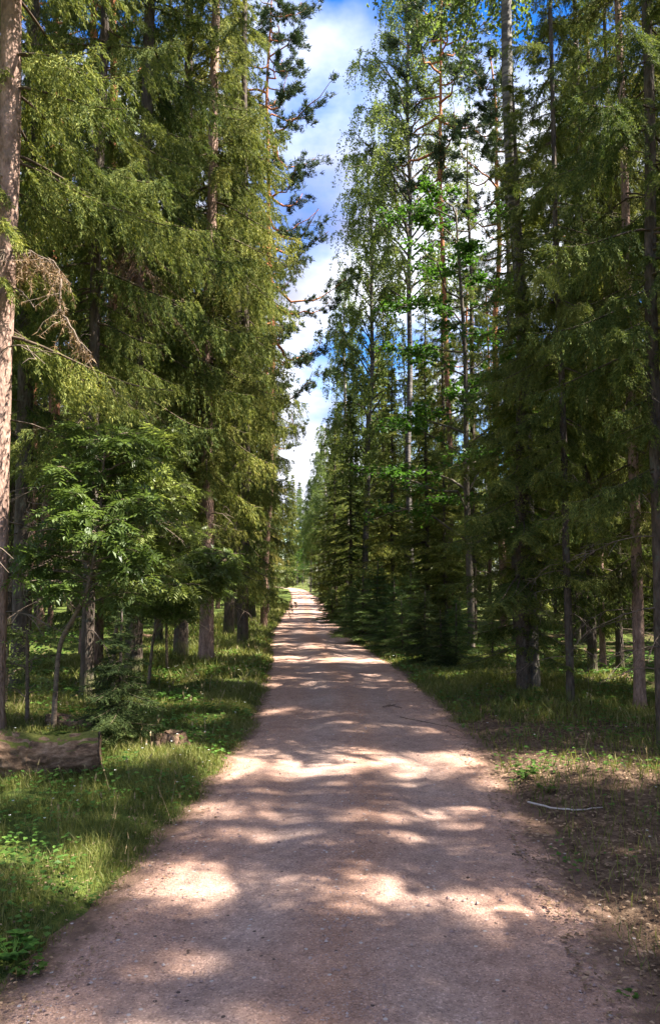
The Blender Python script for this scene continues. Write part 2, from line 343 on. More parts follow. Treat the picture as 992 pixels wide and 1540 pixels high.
def ground_mat():
    m, N_, L_ = mat('forest floor')
    tcx = N_.new('ShaderNodeTexCoord'); V = tcx.outputs['Object']
    at_ = N_.new('ShaderNodeAttribute'); at_.attribute_name = 'zone'; z = N_.new('ShaderNodeSeparateColor'); L_.new(at_.outputs['Color'], z.inputs[0])
    n1 = noise(N_, L_, V, 1.3, 5, .65); n2 = noise(N_, L_, V, 14, 5, .7); n3 = noise(N_, L_, V, 60, 3, .7)
    litter = ramp(N_, [(.3, (.05, .03, .02)), (.5, (.15, .095, .062)), (.72, (.31, .21, .14))]); L_.new(n2.outputs['Fac'], litter.inputs[0])
    moss = ramp(N_, [(.3, (.035, .055, .012)), (.5, (.08, .11, .022)), (.7, (.16, .19, .035))]); L_.new(n2.outputs['Fac'], moss.inputs[0])
    f1 = node(N_, 'ShaderNodeMath', operation='MULTIPLY_ADD'); f1.inputs[1].default_value = 1.0; L_.new(n1.outputs['Fac'], f1.inputs[0]); 
    zz = node(N_, 'ShaderNodeMath', operation='SUBTRACT'); zz.inputs[1].default_value = .5; L_.new(z.outputs[1], zz.inputs[0]); L_.new(zz.outputs[0], f1.inputs[2])
    rm = ramp(N_, [(.42, (0, 0, 0)), (.58, (1, 1, 1))]); L_.new(f1.outputs[0], rm.inputs[0])
    c = mixc(N_, L_, rm.outputs[0], litter.outputs[0], moss.outputs[0])
    soil = mixc(N_, L_, n3.outputs['Fac'], (.10, .06, .04), (.26, .165, .115))
    f2 = node(N_, 'ShaderNodeMath', operation='MULTIPLY'); L_.new(z.outputs[0], f2.inputs[0]); L_.new(n2.outputs['Fac'], f2.inputs[1])
    r2 = ramp(N_, [(.2, (0, 0, 0)), (.45, (1, 1, 1))]); L_.new(f2.outputs[0], r2.inputs[0])
    c = mixc(N_, L_, r2.outputs[0], c, soil)
    p = node(N_, 'ShaderNodeBsdfPrincipled', Roughness=.95); p.inputs['Specular IOR Level'].default_value = .15; L_.new(c, p.inputs['Base Color'])
    b = N_.new('ShaderNodeBump'); b.inputs['Strength'].default_value = .9; b.inputs['Distance'].default_value = .04
    ma = node(N_, 'ShaderNodeMath', operation='ADD'); L_.new(n2.outputs['Fac'], ma.inputs[0]); L_.new(n3.outputs['Fac'], ma.inputs[1]); L_.new(ma.outputs[0], b.inputs['Height'])
    L_.new(b.outputs[0], p.inputs['Normal'])
    o = N_.new('ShaderNodeOutputMaterial'); L_.new(p.outputs[0], o.inputs[0]); return m

M = {}
M['spruce'] = leaf_mat('spruce needles', [(.022, .042, .015), (.075, .105, .030), (.17, .19, .048), (.34, .33, .085)], .30, spec=.1, rough=.7)
M['spruce_olive'] = leaf_mat('olive spruce needles', [(.06, .048, .022), (.10, .11, .030), (.20, .195, .052), (.38, .33, .105)], .28, spec=.1, rough=.7, objvar=.3)
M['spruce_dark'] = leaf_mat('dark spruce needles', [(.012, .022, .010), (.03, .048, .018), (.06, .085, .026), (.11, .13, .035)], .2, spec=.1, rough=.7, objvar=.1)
M['young'] = leaf_mat('young spruce needles', [(.03, .06, .022), (.08, .13, .035), (.20, .26, .07)], .3)
M['pine'] = leaf_mat('pine needles', [(.035, .060, .030), (.07, .10, .045), (.11, .135, .065)], .15)
M['birch'] = leaf_mat('birch leaves', [(.075, .11, .035), (.13, .18, .05), (.20, .25, .08)], .48)
M['rowan'] = leaf_mat('rowan leaves', [(.085, .12, .035), (.155, .20, .055), (.25, .29, .11)], .4, rough=.4, spec=.4)
M['oak'] = leaf_mat('oak leaves', [(.035, .08, .014), (.07, .14, .022), (.12, .20, .03)], .45, rough=.42)
M['grass'] = leaf_mat('grass blades', [(.06, .08, .022), (.115, .14, .036), (.20, .205, .06), (.36, .31, .15)], .35, objvar=.02)
M['herb'] = leaf_mat('herb leaves', [(.05, .10, .018), (.09, .17, .03), (.15, .23, .045)], .35, objvar=.02)
M['litter'] = leaf_mat('dry leaves', [(.08, .045, .025), (.19, .12, .075), (.34, .22, .14), (.46, .33, .22)], .1, (1.1, .9, .7), objvar=.02)
M['dead'] = leaf_mat('dead needles', [(.12, .07, .035), (.22, .14, .07), (.32, .22, .12)], .15, (1.2, 1., .7), objvar=.05)
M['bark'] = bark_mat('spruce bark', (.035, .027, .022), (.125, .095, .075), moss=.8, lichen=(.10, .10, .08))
M['bark_sunlit_pink'] = bark_mat('sunlit pink spruce bark', (.17, .105, .08), (.40, .265, .21), zscale=.5, scale=14, bump=.5, lichen=(.24, .17, .14))  # sunlight on the trunks put into the bark colour; serves one reddish trunk too
M['pinebark'] = bark_mat('pine bark', (.07, .045, .033), (.25, .155, .11), upper=(7, 13, (.48, .19, .085)), bump=.8)
M['birchbark'] = birch_mat(); M['birchdark'] = birch_mat('dark birch bark', (.40, .52), ((.29, .25, .21), (.16, .14, .12)))
M['rowanbark'] = bark_mat('rowan bark', (.08, .06, .045), (.20, .15, .11), zscale=2, bump=.2)
M['oakbark'] = bark_mat('oak bark', (.06, .05, .04), (.17, .14, .11))
M['straw'] = leaf_mat('straw stalks', [(.20, .17, .08), (.34, .28, .14), (.42, .36, .20)], .2, (1, 1, .8), objvar=.02); M['petal'] = leaf_mat('white petals', [(.6, .6, .55), (.75, .75, .7)], .2, (1, 1, 1), objvar=.02)
M['twig'] = simple('dead twigs', [(.10, .075, .055), (.24, .18, .14)])
M['darktwig'] = simple('spruce twigs', [(.045, .032, .022), (.12, .085, .06)])
M['road'] = road_mat(); M['ground'] = ground_mat()

# ------------------------------------------------------------------ objects
def tag(o, label=None, cat=None, group=None, kind=None):
    if label: o['label'] = label
    if cat: o['category'] = cat
    if group: o['group'] = group
    if kind: o['kind'] = kind
    return o
def ob(name, me, parent=None, loc=None):
    o = bpy.data.objects.new(name, me); COL.objects.link(o)
    if parent: o.parent = parent
    if loc is not None: o.location = loc
    return o
def empty(name, loc, rz=0, sc=1):
    o = bpy.data.objects.new(name, None); COL.objects.link(o); o.location = loc; o.rotation_euler = (0, 0, rz); o.empty_display_size = .3
    o.scale = (sc, sc, sc) if not isinstance(sc, tuple) else sc
    return o

# ------------------------------------------------------------------ ground and lane
def grid(xs, ys):
    X, Y = np.meshgrid(xs, ys); n, m_ = X.shape
    i = np.arange(n - 1)[:, None] * m_; j = np.arange(m_ - 1)[None]
    return X.ravel(), Y.ravel(), np.stack([i + j, i + j + 1, i + j + m_ + 1, i + j + m_], -1).reshape(-1, 4)

def set_attr(me, name, arr):
    at_ = me.color_attributes.new(name, 'FLOAT_COLOR', 'POINT')
    c = np.ones((len(arr), 4), np.float32); c[:, :3] = arr; at_.data.foreach_set('color', c.ravel())

def build_ground():
    ys = np.concatenate([np.linspace(-400, -30, 12), np.arange(-28, -2, 1.0), np.arange(-2, 16, .09), np.arange(16, 40, .22), np.arange(40, 160, 1.0), np.linspace(162, 1200, 30)])
    xs = np.concatenate([-np.geomspace(900, 12, 22), np.arange(-11.5, -5, .3), np.arange(-5, 5, .09), np.arange(5, 11.5, .3), np.geomspace(12, 900, 22)])
    X, Y, f4 = grid(xs, ys); Z = gh(X, Y)
    d, s = beyond(X, Y)
    Z = Z + (fbm(X * 6, Y * 6, 41, 3) - .5) * .05 * np.clip(d, 0, .6)
    mb = MB(); mb.add(np.stack([X, Y, Z], 1), f4=f4)
    me = mb.mesh('ground', M['ground'])
    # zone: R bare soil by the lane, G moss/grass against litter
    soil = np.clip(1.05 - d / .30, 0, 1)
    lit = np.where(s > 0, np.exp(-((d - .9) / 1.1) ** 2) * np.exp(-((Y - 6.0) / 4.2) ** 2), 0)
    green = np.clip(.66 - lit * .8 + np.where(s < 0, .06, -.08) , 0, 1)
    set_attr(me, 'zone', np.stack([soil, green, lit], 1))
    tag(ob('ground', me), kind='structure')

def build_road():
    ys = np.concatenate([np.arange(-30, 0, 1.0), np.arange(0, 14, .07), np.arange(14, 40, .2), np.arange(40, 240, 1.2)])
    us = np.linspace(-.10, 1.10, 61)
    Yg, Ug = np.meshgrid(ys, us, indexing='ij'); l, r = edges(Yg)
    l = l - .07; r = r + .07
    X = l + (r - l) * Ug
    crown = .035 * (1 - (2 * Ug - 1) ** 2)
    ruts = -.022 * (np.exp(-((Ug - .27) / .075) ** 2) + np.exp(-((Ug - .74) / .075) ** 2))
    Z = zp(Yg) + .004 + crown + ruts + (fbm(X * 1.6, Yg * 1.2, 3, 3) - .5) * .03 + (fbm(X * 14, Yg * 14, 8, 2) - .5) * .010
    n, m_ = X.shape
    i = np.arange(n - 1)[:, None] * m_; j = np.arange(m_ - 1)[None]
    f4 = np.stack([i + j, i + j + 1, i + j + m_ + 1, i + j + m_], -1).reshape(-1, 4)
    mb = MB(); mb.add(np.stack([X.ravel(), Yg.ravel(), Z.ravel()], 1), f4=f4)
    me = mb.mesh('gravel_road', M['road'])
    wob = (fbm(X * .6, Yg * .5, 77, 2) - .5) * .10
    U2 = Ug + wob
    track = np.exp(-((U2 - .33) / .10) ** 2) * .9 + np.exp(-((U2 - .70) / .12) ** 2) * .7
    mid = np.exp(-((U2 - .52) / .07) ** 2)
    edge = np.clip(1 - np.minimum(Ug + .05, 1.05 - Ug) / .16, 0, 1)
    set_attr(me, 'across', np.stack([track.ravel(), mid.ravel(), edge.ravel()], 1))
    tag(ob('gravel_road', me), kind='structure')
build_ground(); build_road()

# ------------------------------------------------------------------ tree kinds
def trunk_mesh(name, m, H, r0, seed, sides=14, lean=.0, flare=.42, power=.75, top=.015, wig=.05, rings=34):
    g = rng(seed); mb = MB()
    t = np.linspace(0, 1, rings) ** 1.35; z = -.25 + (H + .25) * t
    ph = g.uniform(0, 6, 4)
    P = np.stack([wig * np.sin(z * .35 + ph[0]) + wig * .4 * np.sin(z * 1.1 + ph[1]) + lean * z, wig * np.sin(z * .3 + ph[2]), z], 1)
    P[:, :2] -= P[0, :2]
    R = r0 * np.clip(1 - z / H, 0, 1) ** power + top; R = R * (1 + flare * np.exp(-np.clip(z + .05, 0, 9) / .16))
    an = np.arange(sides) * 2 * math.pi / sides
    lob = 1 + (.10 * np.exp(-np.clip(z, 0, 9) / .3))[:, None] * np.cos(an * 4 + ph[3])[None] + g.normal(0, .018, (rings, sides))
    mb.tube(P, R, sides, wob=lob)
    return mb.mesh(name, m), P, R

def trunk_at(P, z):
    return np.array([np.interp(z, P[:, 2], P[:, 0]), np.interp(z, P[:, 2], P[:, 1]), z])

def spruce(seed, H, R, base, r0, gap=.30, per=4, step=.10, nl=.10, nw=.024, droop=.75, latgap=.10, dead=True, bark='bark', needle='spruce', dens=2, topshape=.8, rings=34):
    g = rng(seed)
    tm, P, RR = trunk_mesh('trunk', M[bark], H, r0, seed, rings=rings)
    cr_, br = MB(), MB()
    z = base; 
    while z < H - .15:
        fr = (H - z) / (H - base + .01)
        for k in range(per if z < H - 1 else 5):
            az_ = g.uniform(0, 2 * math.pi)
            Lb = max(.12, R * (min(1, fr * 1.35)) ** topshape * (g.uniform(.35, 1.25) if g.random() < .8 else g.uniform(.1, .4)))
            if fr > .9: Lb *= g.uniform(.5, 1)
            n = max(5, int(Lb / .22) + 3); t = np.linspace(0, 1, n)
            up = .25 if fr < .35 else -.05
            dr = droop * (.35 + .65 * min(1, fr * 1.6))
            rr = Lb * t; zz = Lb * (up * t - dr * .75 * t ** 1.6 + dr * .42 * t ** 3.2)
            sw = g.normal(0, .12) * Lb * t ** 2
            o0 = trunk_at(P, z + g.uniform(-.1, .1)); ca, sa = math.cos(az_), math.sin(az_)
            C_ = o0 + np.stack([ca * rr - sa * sw, sa * rr + ca * sw, zz], 1)
            if Lb > .35: br.tube(C_, np.linspace(.007 + Lb * .008, .003, n), 4 if Lb > 1 else 3, cap=False)
            # laterals
            nlat = max(4, int(Lb / latgap)) * 2
            tt = np.clip(g.uniform(.16, 1.0, nlat), 0, 1); base_p = np.stack([np.interp(tt, t, C_[:, q]) for q in range(3)], 1)
            tan = np.stack([np.interp(tt, t, np.gradient(C_[:, q])) for q in range(3)], 1); tan = unit(tan)
            side = np.stack([-sa * np.ones(nlat), ca * np.ones(nlat), np.zeros(nlat)], 1) * g.choice([-1, 1], nlat)[:, None]
            ll = (.10 + .34 * Lb * (1 - tt) ** .6 * np.minimum(1, tt * 3)) * g.uniform(.55, 1.25, nlat); ll = np.minimum(ll, .75)
            dn = dr * g.uniform(.5, 1.3, nlat)
            D = unit(side * .75 + tan * .55 + np.array([0, 0, -1.0]) * (dn * .9)[:, None])
            # needles placed along each lateral (it bends down)
            cnt = np.maximum(2, (ll / step).astype(int)); idx = np.repeat(np.arange(nlat), cnt)
            s_ = np.concatenate([(np.arange(c) + .3) / c for c in cnt])
            lp = base_p[idx] + D[idx] * (ll[idx] * s_)[:, None] + np.array([0, 0, -1.0]) * (dn[idx] * .55 * ll[idx] * s_ ** 2)[:, None]
            ld = unit(D[idx] + np.array([0, 0, -1.0]) * (dn[idx] * .9 * s_)[:, None])
            for q in range(dens):
                needles(cr_, lp + g.normal(0, .012, lp.shape), ld + g.normal(0, .34, ld.shape), nl, nw, g)
            # on the axis
            na = max(3, int(Lb / step)); ta = g.uniform(.3, 1, na); ap = np.stack([np.interp(ta, t, C_[:, q]) for q in range(3)], 1)
            needles(cr_, ap, np.tile([ca, sa, -.1], (na, 1)) + g.normal(0, .5, (na, 3)), nl * 1.1, nw, g)
        z += gap * g.uniform(.7, 1.3)
    needles(cr_, np.tile(trunk_at(P, H), (14, 1)), np.array([0, 0, 1.0]) + g.normal(0, .6, (14, 3)), .16, .03, g)
    parts = [('trunk', tm, None)]
    if br.n: parts.append(('branches', br.mesh('branches', M['darktwig']), 'stuff'))
    parts.append(('crown', cr_.mesh('crown', M[needle], smooth=False), 'stuff'))
    if dead and base > 1.5:
        db = MB()
        for z in np.arange(.9, base + 1.5, .16):
            if g.random() < .75:
                az_ = g.uniform(0, 6.3); Lb = g.uniform(.2, 1.25); n = 5; t = np.linspace(0, 1, n)
                C_ = trunk_at(P, z) + np.stack([math.cos(az_) * Lb * t, math.sin(az_) * Lb * t, Lb * (.12 * t - .45 * t ** 2) + g.normal(0, .02, n)], 1)
                db.tube(C_, np.linspace(.011, .003, n), 3, cap=False)
                for q in range(int(Lb * 6)):
                    u = g.uniform(.3, 1); p0 = np.array([np.interp(u, t, C_[:, c]) for c in range(3)])
                    d = np.array([math.cos(az_ + g.normal(0, .9)), math.sin(az_ + g.normal(0, .9)), g.uniform(-1.2, .1)]); l2 = g.uniform(.08, .3)
                    db.tube(np.stack([p0, p0 + d * l2 * .5, p0 + d * l2 + [0, 0, -.04]]), [.005, .004, .002], 3, cap=False)
        parts.append(('dead_branches', db.mesh('dead_branches', M['twig']), 'stuff'))
    return parts

def birch(seed, H, base, spread, r0, nlimb=60, twigs=11, lv=14, leaf=.075, lean=.012):
    g = rng(seed)
    tm, P, RR = trunk_mesh('trunk', M['birchbark'], H, r0, seed, lean=lean, wig=.10, flare=.35, rings=44)
    cr_, br = MB(), MB()
    for k in range(nlimb):
        f = (k + g.random()) / nlimb; z = base + (H - base - .4) * f
        az_ = k * 2.4 + g.normal(0, .5); Lb = spread * (1.15 - f * .8) * g.uniform(.5, 1.15)
        if f < .12: Lb *= .7
        n = 7; t = np.linspace(0, 1, n); elev = 1.25 * g.uniform(.6, 1.2)
        wv = g.normal(0, .05, (n, 3)) * Lb * t[:, None]
        C_ = trunk_at(P, z) + np.stack([math.cos(az_) * Lb * t, math.sin(az_) * Lb * t, Lb * (elev * t - .65 * t ** 2.4)], 1) + wv
        br.tube(C_, np.linspace(.008 + Lb * .013, .005, n), 5, cap=False)
        nt_ = max(4, int(twigs * Lb / spread) + 3)
        for q in range(nt_):
            u = g.uniform(.25, 1.0); p0 = np.array([np.interp(u, t, C_[:, c]) for c in range(3)])
            tl = g.uniform(.45, 1.35) * (.7 + .5 * (1 - f)); m_ = 5; s_ = np.linspace(0, 1, m_)
            a2 = az_ + g.normal(0, 1.0)
            T_ = p0 + np.stack([math.cos(a2) * tl * .42 * s_ ** .7, math.sin(a2) * tl * .42 * s_ ** .7, tl * (.18 * s_ - .95 * s_ ** 2)], 1)
            br.tube(T_, np.linspace(.0055, .002, m_), 3, cap=False)
            nl_ = int(lv * tl * g.uniform(.8, 1.4)) + 4; ss = g.uniform(.08, 1, nl_)
            lp = np.stack([np.interp(ss, s_, T_[:, c]) for c in range(3)], 1) + g.normal(0, .05, (nl_, 3))
            leaves(cr_, lp, g.normal(0, .7, (nl_, 3)) + np.array([0, 0, -.8]), leaf, leaf * .75, g, flat=.2)
    return [('trunk', tm, None), ('branches', br.mesh('branches', M['oakbark']), 'stuff'), ('crown', cr_.mesh('crown', M['birch'], smooth=False), 'stuff')]

def pine(seed, H, base, spread, r0, nlimb=42, sub=6, tufts=7, nn=15, nl=.12, nw=.02):
    g = rng(seed)
    tm, P, RR = trunk_mesh('trunk', M['pinebark'], H, r0, seed, wig=.12, flare=.25, rings=44, power=.6)
    cr_, br = MB(), MB()
    for k in range(nlimb):
        f = (k + g.random()) / nlimb; z = base + (H - base - .3) * f ** .85; az_ = k * 2.4 + g.normal(0, .6)
        Lb = spread * (1.1 - .75 * f ** 1.5) * g.uniform(.5, 1.2); n = 8; t = np.linspace(0, 1, n)
        wv = np.cumsum(g.normal(0, .045, (n, 3)), 0) * Lb; wv[0] = 0
        C_ = trunk_at(P, z) + np.stack([math.cos(az_) * Lb * t, math.sin(az_) * Lb * t, Lb * (.05 * t + .25 * t ** 2.5 - .15 * np.sin(t * 3))], 1) + wv
        br.tube(C_, np.linspace(.012 + Lb * .017, .008, n), 5, cap=False, mi=0 if Lb > 1 else 1)
        for q in range(sub):
            u = g.uniform(.35, 1.0); p0 = np.array([np.interp(u, t, C_[:, c]) for c in range(3)]); a2 = az_ + g.normal(0, .8); tl = g.uniform(.25, .7) * min(1.2, Lb)
            s_ = np.linspace(0, 1, 4); T_ = p0 + np.stack([math.cos(a2) * tl * s_, math.sin(a2) * tl * s_, tl * .5 * s_ ** 2 * g.uniform(-.3, 1)], 1) + g.normal(0, .02, (4, 3)) * s_[:, None]
            br.tube(T_, np.linspace(.009, .004, 4), 3, cap=False, mi=1)
            for w_ in range(tufts):
                uu = g.uniform(.3, 1); c0 = np.array([np.interp(uu, s_, T_[:, c]) for c in range(3)]) + g.normal(0, .07, 3)
                d = g.normal(0, 1, (nn, 3)) + np.array([math.cos(a2), math.sin(a2), .9])
                needles(cr_, c0 + g.normal(0, .03, (nn, 3)), d, nl, nw, g)
    for k in range(26):     # dead stubs below the crown
        z = g.uniform(2.0, base); az_ = g.uniform(0, 6.3); Lb = g.uniform(.1, .8)
        t = np.linspace(0, 1, 4); C_ = trunk_at(P, z) + np.stack([math.cos(az_) * Lb * t, math.sin(az_) * Lb * t, -.15 * Lb * t ** 2], 1)
        br.tube(C_, np.linspace(.012, .003, 4), 3, cap=False, mi=1)
    return [('trunk', tm, None), ('branches', br.mesh('branches', [M['pinebark'], M['twig']]), 'stuff'), ('crown', cr_.mesh('crown', M['pine'], smooth=False), 'stuff')]

def broad(seed, H, r0, spread, base, bark, leafmat, nlimb=16, sub=7, kind='simple', leafn=14, leaf=.10, stem=None, flatness=.7, stems=1):
    """broadleaf small tree; kind 'pinnate' gives rowan leaves"""
    g = rng(seed); cr_, br = MB(), MB()
    if stem is None:
        tm, P, RR = trunk_mesh('trunk', M[bark], H, r0, seed, wig=.12, flare=.25, sides=10)
    else:
        P = np.array(stem, float); n0 = 24; s0 = np.linspace(0, 1, len(P)); s1 = np.linspace(0, 1, n0)
        P = np.stack([np.interp(s1, s0, P[:, c]) for c in range(3)], 1); P[1:-1] = (P[:-2] + P[1:-1] * 2 + P[2:]) / 4; P[1:-1] = (P[:-2] + P[1:-1] * 2 + P[2:]) / 4
        mb = MB(); mb.tube(P, r0 * (1 - s1) ** .6 + .008 + .4 * r0 * np.exp(-s1 * 25), 10, wob=1 + g.normal(0, .03, (n0, 10))); tm = mb.mesh('trunk', M[bark])
    zt = P[:, 2]; H = zt[-1]
    for k in range(nlimb):
        f = (k + g.random()) / nlimb; z = base + (H - base) * f; az_ = k * 2.4 + g.normal(0, .5); Lb = spread * (1.1 - .6 * f) * g.uniform(.6, 1.15)
        o0 = np.array([np.interp(z, zt, P[:, 0]), np.interp(z, zt, P[:, 1]), z]); n = 6; t = np.linspace(0, 1, n)
        wv = np.cumsum(g.normal(0, .04, (n, 3)), 0) * Lb; wv[0] = 0
        C_ = o0 + np.stack([math.cos(az_) * Lb * t, math.sin(az_) * Lb * t, Lb * (.6 * t - .4 * t ** 2)], 1) + wv
        br.tube(C_, np.linspace(.006 + Lb * .011, .005, n), 5, cap=False)
        for q in range(sub):
            u = g.uniform(.25, 1.0); p0 = np.array([np.interp(u, t, C_[:, c]) for c in range(3)]); a2 = az_ + g.normal(0, .9); tl = g.uniform(.25, .6) * min(1.3, .4 + Lb * .5)
            s_ = np.linspace(0, 1, 4); T_ = p0 + np.stack([math.cos(a2) * tl * s_, math.sin(a2) * tl * s_, tl * (.35 * s_ - .3 * s_ ** 2)], 1)
            br.tube(T_, np.linspace(.006, .0025, 4), 3, cap=False)
            ss = g.uniform(.15, 1, leafn); lp = np.stack([np.interp(ss, s_, T_[:, c]) for c in range(3)], 1)
            aa = a2 + g.normal(0, 1.1, leafn); D = np.stack([np.cos(aa), np.sin(aa), g.uniform(-.6, .35, leafn)], 1)
            if kind == 'simple':
                lp = lp + g.normal(0, .04, lp.shape); leaves(cr_, lp, D, leaf, leaf * .72, g, flat=flatness)
                leaves(cr_, lp + g.normal(0, .05, lp.shape), D + g.normal(0, .6, D.shape), leaf * .8, leaf * .6, g, flat=flatness)
            else:
                D = unit(D + np.stack([0 * aa, 0 * aa, g.uniform(-.7, .5, leafn)], 1)); S = unit(np.cross(D, np.array([0, 0, 1.0]) + g.normal(0, .55, D.shape)))
                rl = leaf * g.uniform(.8, 1.25, leafn)
                for kk in range(5):
                    sx = .25 + kk * .17; pp = lp + D * (rl * sx)[:, None] + np.array([0, 0, -1.]) * (rl * .25 * sx ** 2)[:, None]
                    for sg in (-1, 1):
                        leaves(cr_, pp, D * .45 + S * sg + np.array([0, 0, -.12]), .40 * leaf, .15 * leaf, g, flat=.93)
                leaves(cr_, lp + D * (rl * 1.0)[:, None] + np.array([0, 0, -1.]) * (rl * .22)[:, None], D, .38 * leaf, .15 * leaf, g, flat=.93)
    return [('trunk', tm, None), ('branches', br.mesh('branches', M[bark]), 'stuff'), ('crown', cr_.mesh('crown', M[leafmat], smooth=False), 'stuff')]

K = {}
K['spruceA'] = ('spruce_tree', 20, spruce(1, 20, 1.5, 1.6, .15, gap=.32, per=5, step=.048, nl=.072, nw=.0145, droop=1.1, latgap=.052, dens=5))
K['spruceB'] = ('spruce_tree', 20, spruce(2, 20, 1.2, 2.1, .14, needle='spruce_olive', gap=.33, per=5, step=.052, nl=.075, nw=.0155, droop=1.0, latgap=.058, dens=5))
K['spruceC'] = ('spruce_tree', 20, spruce(3, 20, 1.4, 3.7, .12, gap=.34, per=5, step=.036, nl=.048, nw=.0105, droop=.95, latgap=.052, dens=7))
K['spruceD'] = ('spruce_tree', 12, spruce(4, 12, 1.7, .4, .10, gap=.16, per=5, step=.07, nl=.09, nw=.024, droop=.35, latgap=.075, dens=3, dead=False, topshape=1.0))
K['spruceF'] = ('spruce_tree', 22, spruce(5, 22, 1.9, 2.0, .14, gap=.36, per=4, step=.18, nl=.30, nw=.085, droop=.95, latgap=.17, dead=False, rings=14))
K['spruceG'] = ('spruce_tree', 20, spruce(15, 20, 1.9, .6, .13, gap=.36, per=4, step=.18, nl=.30, nw=.085, droop=.7, latgap=.17, dead=False, rings=14))
K['birchA'] = ('birch_tree', 21, birch(6, 21, 5.0, 2.9, .135, nlimb=120, twigs=17, lv=27, leaf=.105))
K['birchB'] = ('birch_tree', 24, birch(7, 24, 10.0, 2.7, .11, nlimb=110, twigs=17, lv=36, leaf=.075, lean=.004))
K['pineA'] = ('pine_tree', 23, pine(8, 23, 7.5, 2.5, .14, nlimb=64, tufts=9, nn=17, nl=.14, nw=.028))
K['pineB'] = ('pine_tree', 22, pine(9, 22, 13.5, 1.9, .125, nlimb=36, tufts=9, nn=16, nl=.14, nw=.028))
K['oakA'] = ('oak_tree', 9, broad(10, 9, .06, 2.3, 1.8, 'oakbark', 'oak', nlimb=34, sub=13, leafn=12, leaf=.10, flatness=.5))
K['sapling'] = ('young_spruce', 1.5, spruce(12, 1.5, .62, .08, .018, gap=.075, per=5, step=.05, nl=.05, nw=.011, droop=.15, latgap=.045, dead=False, needle='young', dens=2, topshape=1.0, rings=8))
K['bushspruce'] = ('young_spruce', 2.4, spruce(13, 2.4, 1.15, .06, .025, gap=.075, per=6, step=.05, nl=.055, nw=.013, droop=.10, latgap=.038, dead=False, needle='young', dens=2, topshape=.9, rings=8))
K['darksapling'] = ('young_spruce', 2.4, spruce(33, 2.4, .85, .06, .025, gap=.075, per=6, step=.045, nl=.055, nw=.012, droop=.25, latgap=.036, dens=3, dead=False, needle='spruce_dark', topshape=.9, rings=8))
K['shrub'] = ('leafy_shrub', 1.3, broad(14, 1.3, .012, .5, .25, 'rowanbark', 'rowan', nlimb=9, sub=5, leafn=8, leaf=.07))

def plant(kind, pos, label, cat=None, group=None, H=None, rot=0, tk=1.0, tilt=(0, 0), bark=None, xy=1.0):
    name, H0, parts = K[kind]; s = (H / H0) if H else 1.0
    r = empty(name, (pos[0], pos[1], pos[2] - .02), rot, (s * xy, s * xy, s)); r.rotation_euler = (tilt[0], tilt[1], rot)
    tag(r, label, cat or name.replace('_', ' ').replace(' tree', ''), group)
    for nm, me, kd in parts:
        if nm == 'trunk' and bark: me = me.copy(); me.materials[0] = M[bark]
        o = ob(nm, me, r)
        if kd: o['kind'] = kd
        if nm == 'trunk': o.scale = (tk / xy, tk / xy, 1)
    return r

heroes = []
def hero(kind, px, py=None, Y=None, **k):
    pos = at(px, py) if py else at_depth(px, Y)
    heroes.append((pos[0], pos[1]))
    lab = k.pop('label'); return plant(kind, pos, lab, **k)

# ---- left side, near to far
T_edge = hero('spruceC', -8, Y=7.9, label='tall spruce with pale pinkish sunlit trunk at the left edge behind the mossy log', H=23, tk=.92, bark='bark_sunlit_pink', rot=.4, xy=1.15)
hero('spruceC', 29, 1035, label='dark slim spruce trunk just right of the pale trunk at the left edge', H=21, tk=.95, rot=2)
hero('spruceC', 131, 1052, label='slim dark spruce behind the leaning rowan stem, left of the small dark spruce', H=20, tk=.62, rot=3)
T_big = hero('spruceA', 205, Y=12.6, label='big spruce with drooping yellow green branches above the rowan', H=22, rot=1, tk=.8)
hero('spruceC', 238, 966, label='thin dark spruce trunk left of the broad grey trunk', H=21, tk=.8, rot=5)
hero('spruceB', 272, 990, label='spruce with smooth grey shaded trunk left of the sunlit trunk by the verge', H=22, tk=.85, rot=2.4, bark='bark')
hero('spruceA', 310, 997, label='spruce with sunlit trunk and long drooping crown standing on the left grass verge', H=23, tk=.72, rot=.3, bark='bark_sunlit_pink')
hero('pineB', 150, Y=13.5, label='pine with orange trunk showing between the spruces at upper left', H=22, tk=.7, rot=.7)
hero('spruceB', 344, 957, label='spruce next along the verge beyond the sunlit trunk', H=22, tk=.9, rot=4)
hero('spruceA', 359, 946, label='second spruce beyond the sunlit trunk along the left verge', H=21, rot=5.2)
hero('pineA', 398, Y=27, tk=.75, label='tall pine whose crown reaches out over the lane on the left', H=24, rot=2.6)
hero('spruceA', 366, Y=18.5, label='tall spruce with olive green crown nearest the lane on the left', H=23, rot=4.1, tk=.7, xy=.82)
hero('spruceA', 378, 932, label='dark trunked spruce in the middle of the left verge row', H=22, rot=3.1)
hero('spruceB', 401, 921, label='spruce further down the left verge where the row darkens', H=20, rot=.9)
hero('spruceD', 402, 912, label='low dense spruce at the far end of the left verge row', H=13, rot=.9)
hero('pineA', 402, Y=40, label='far pine with warm brown crown edge against the clouds', H=21, rot=4.4, tk=.8)
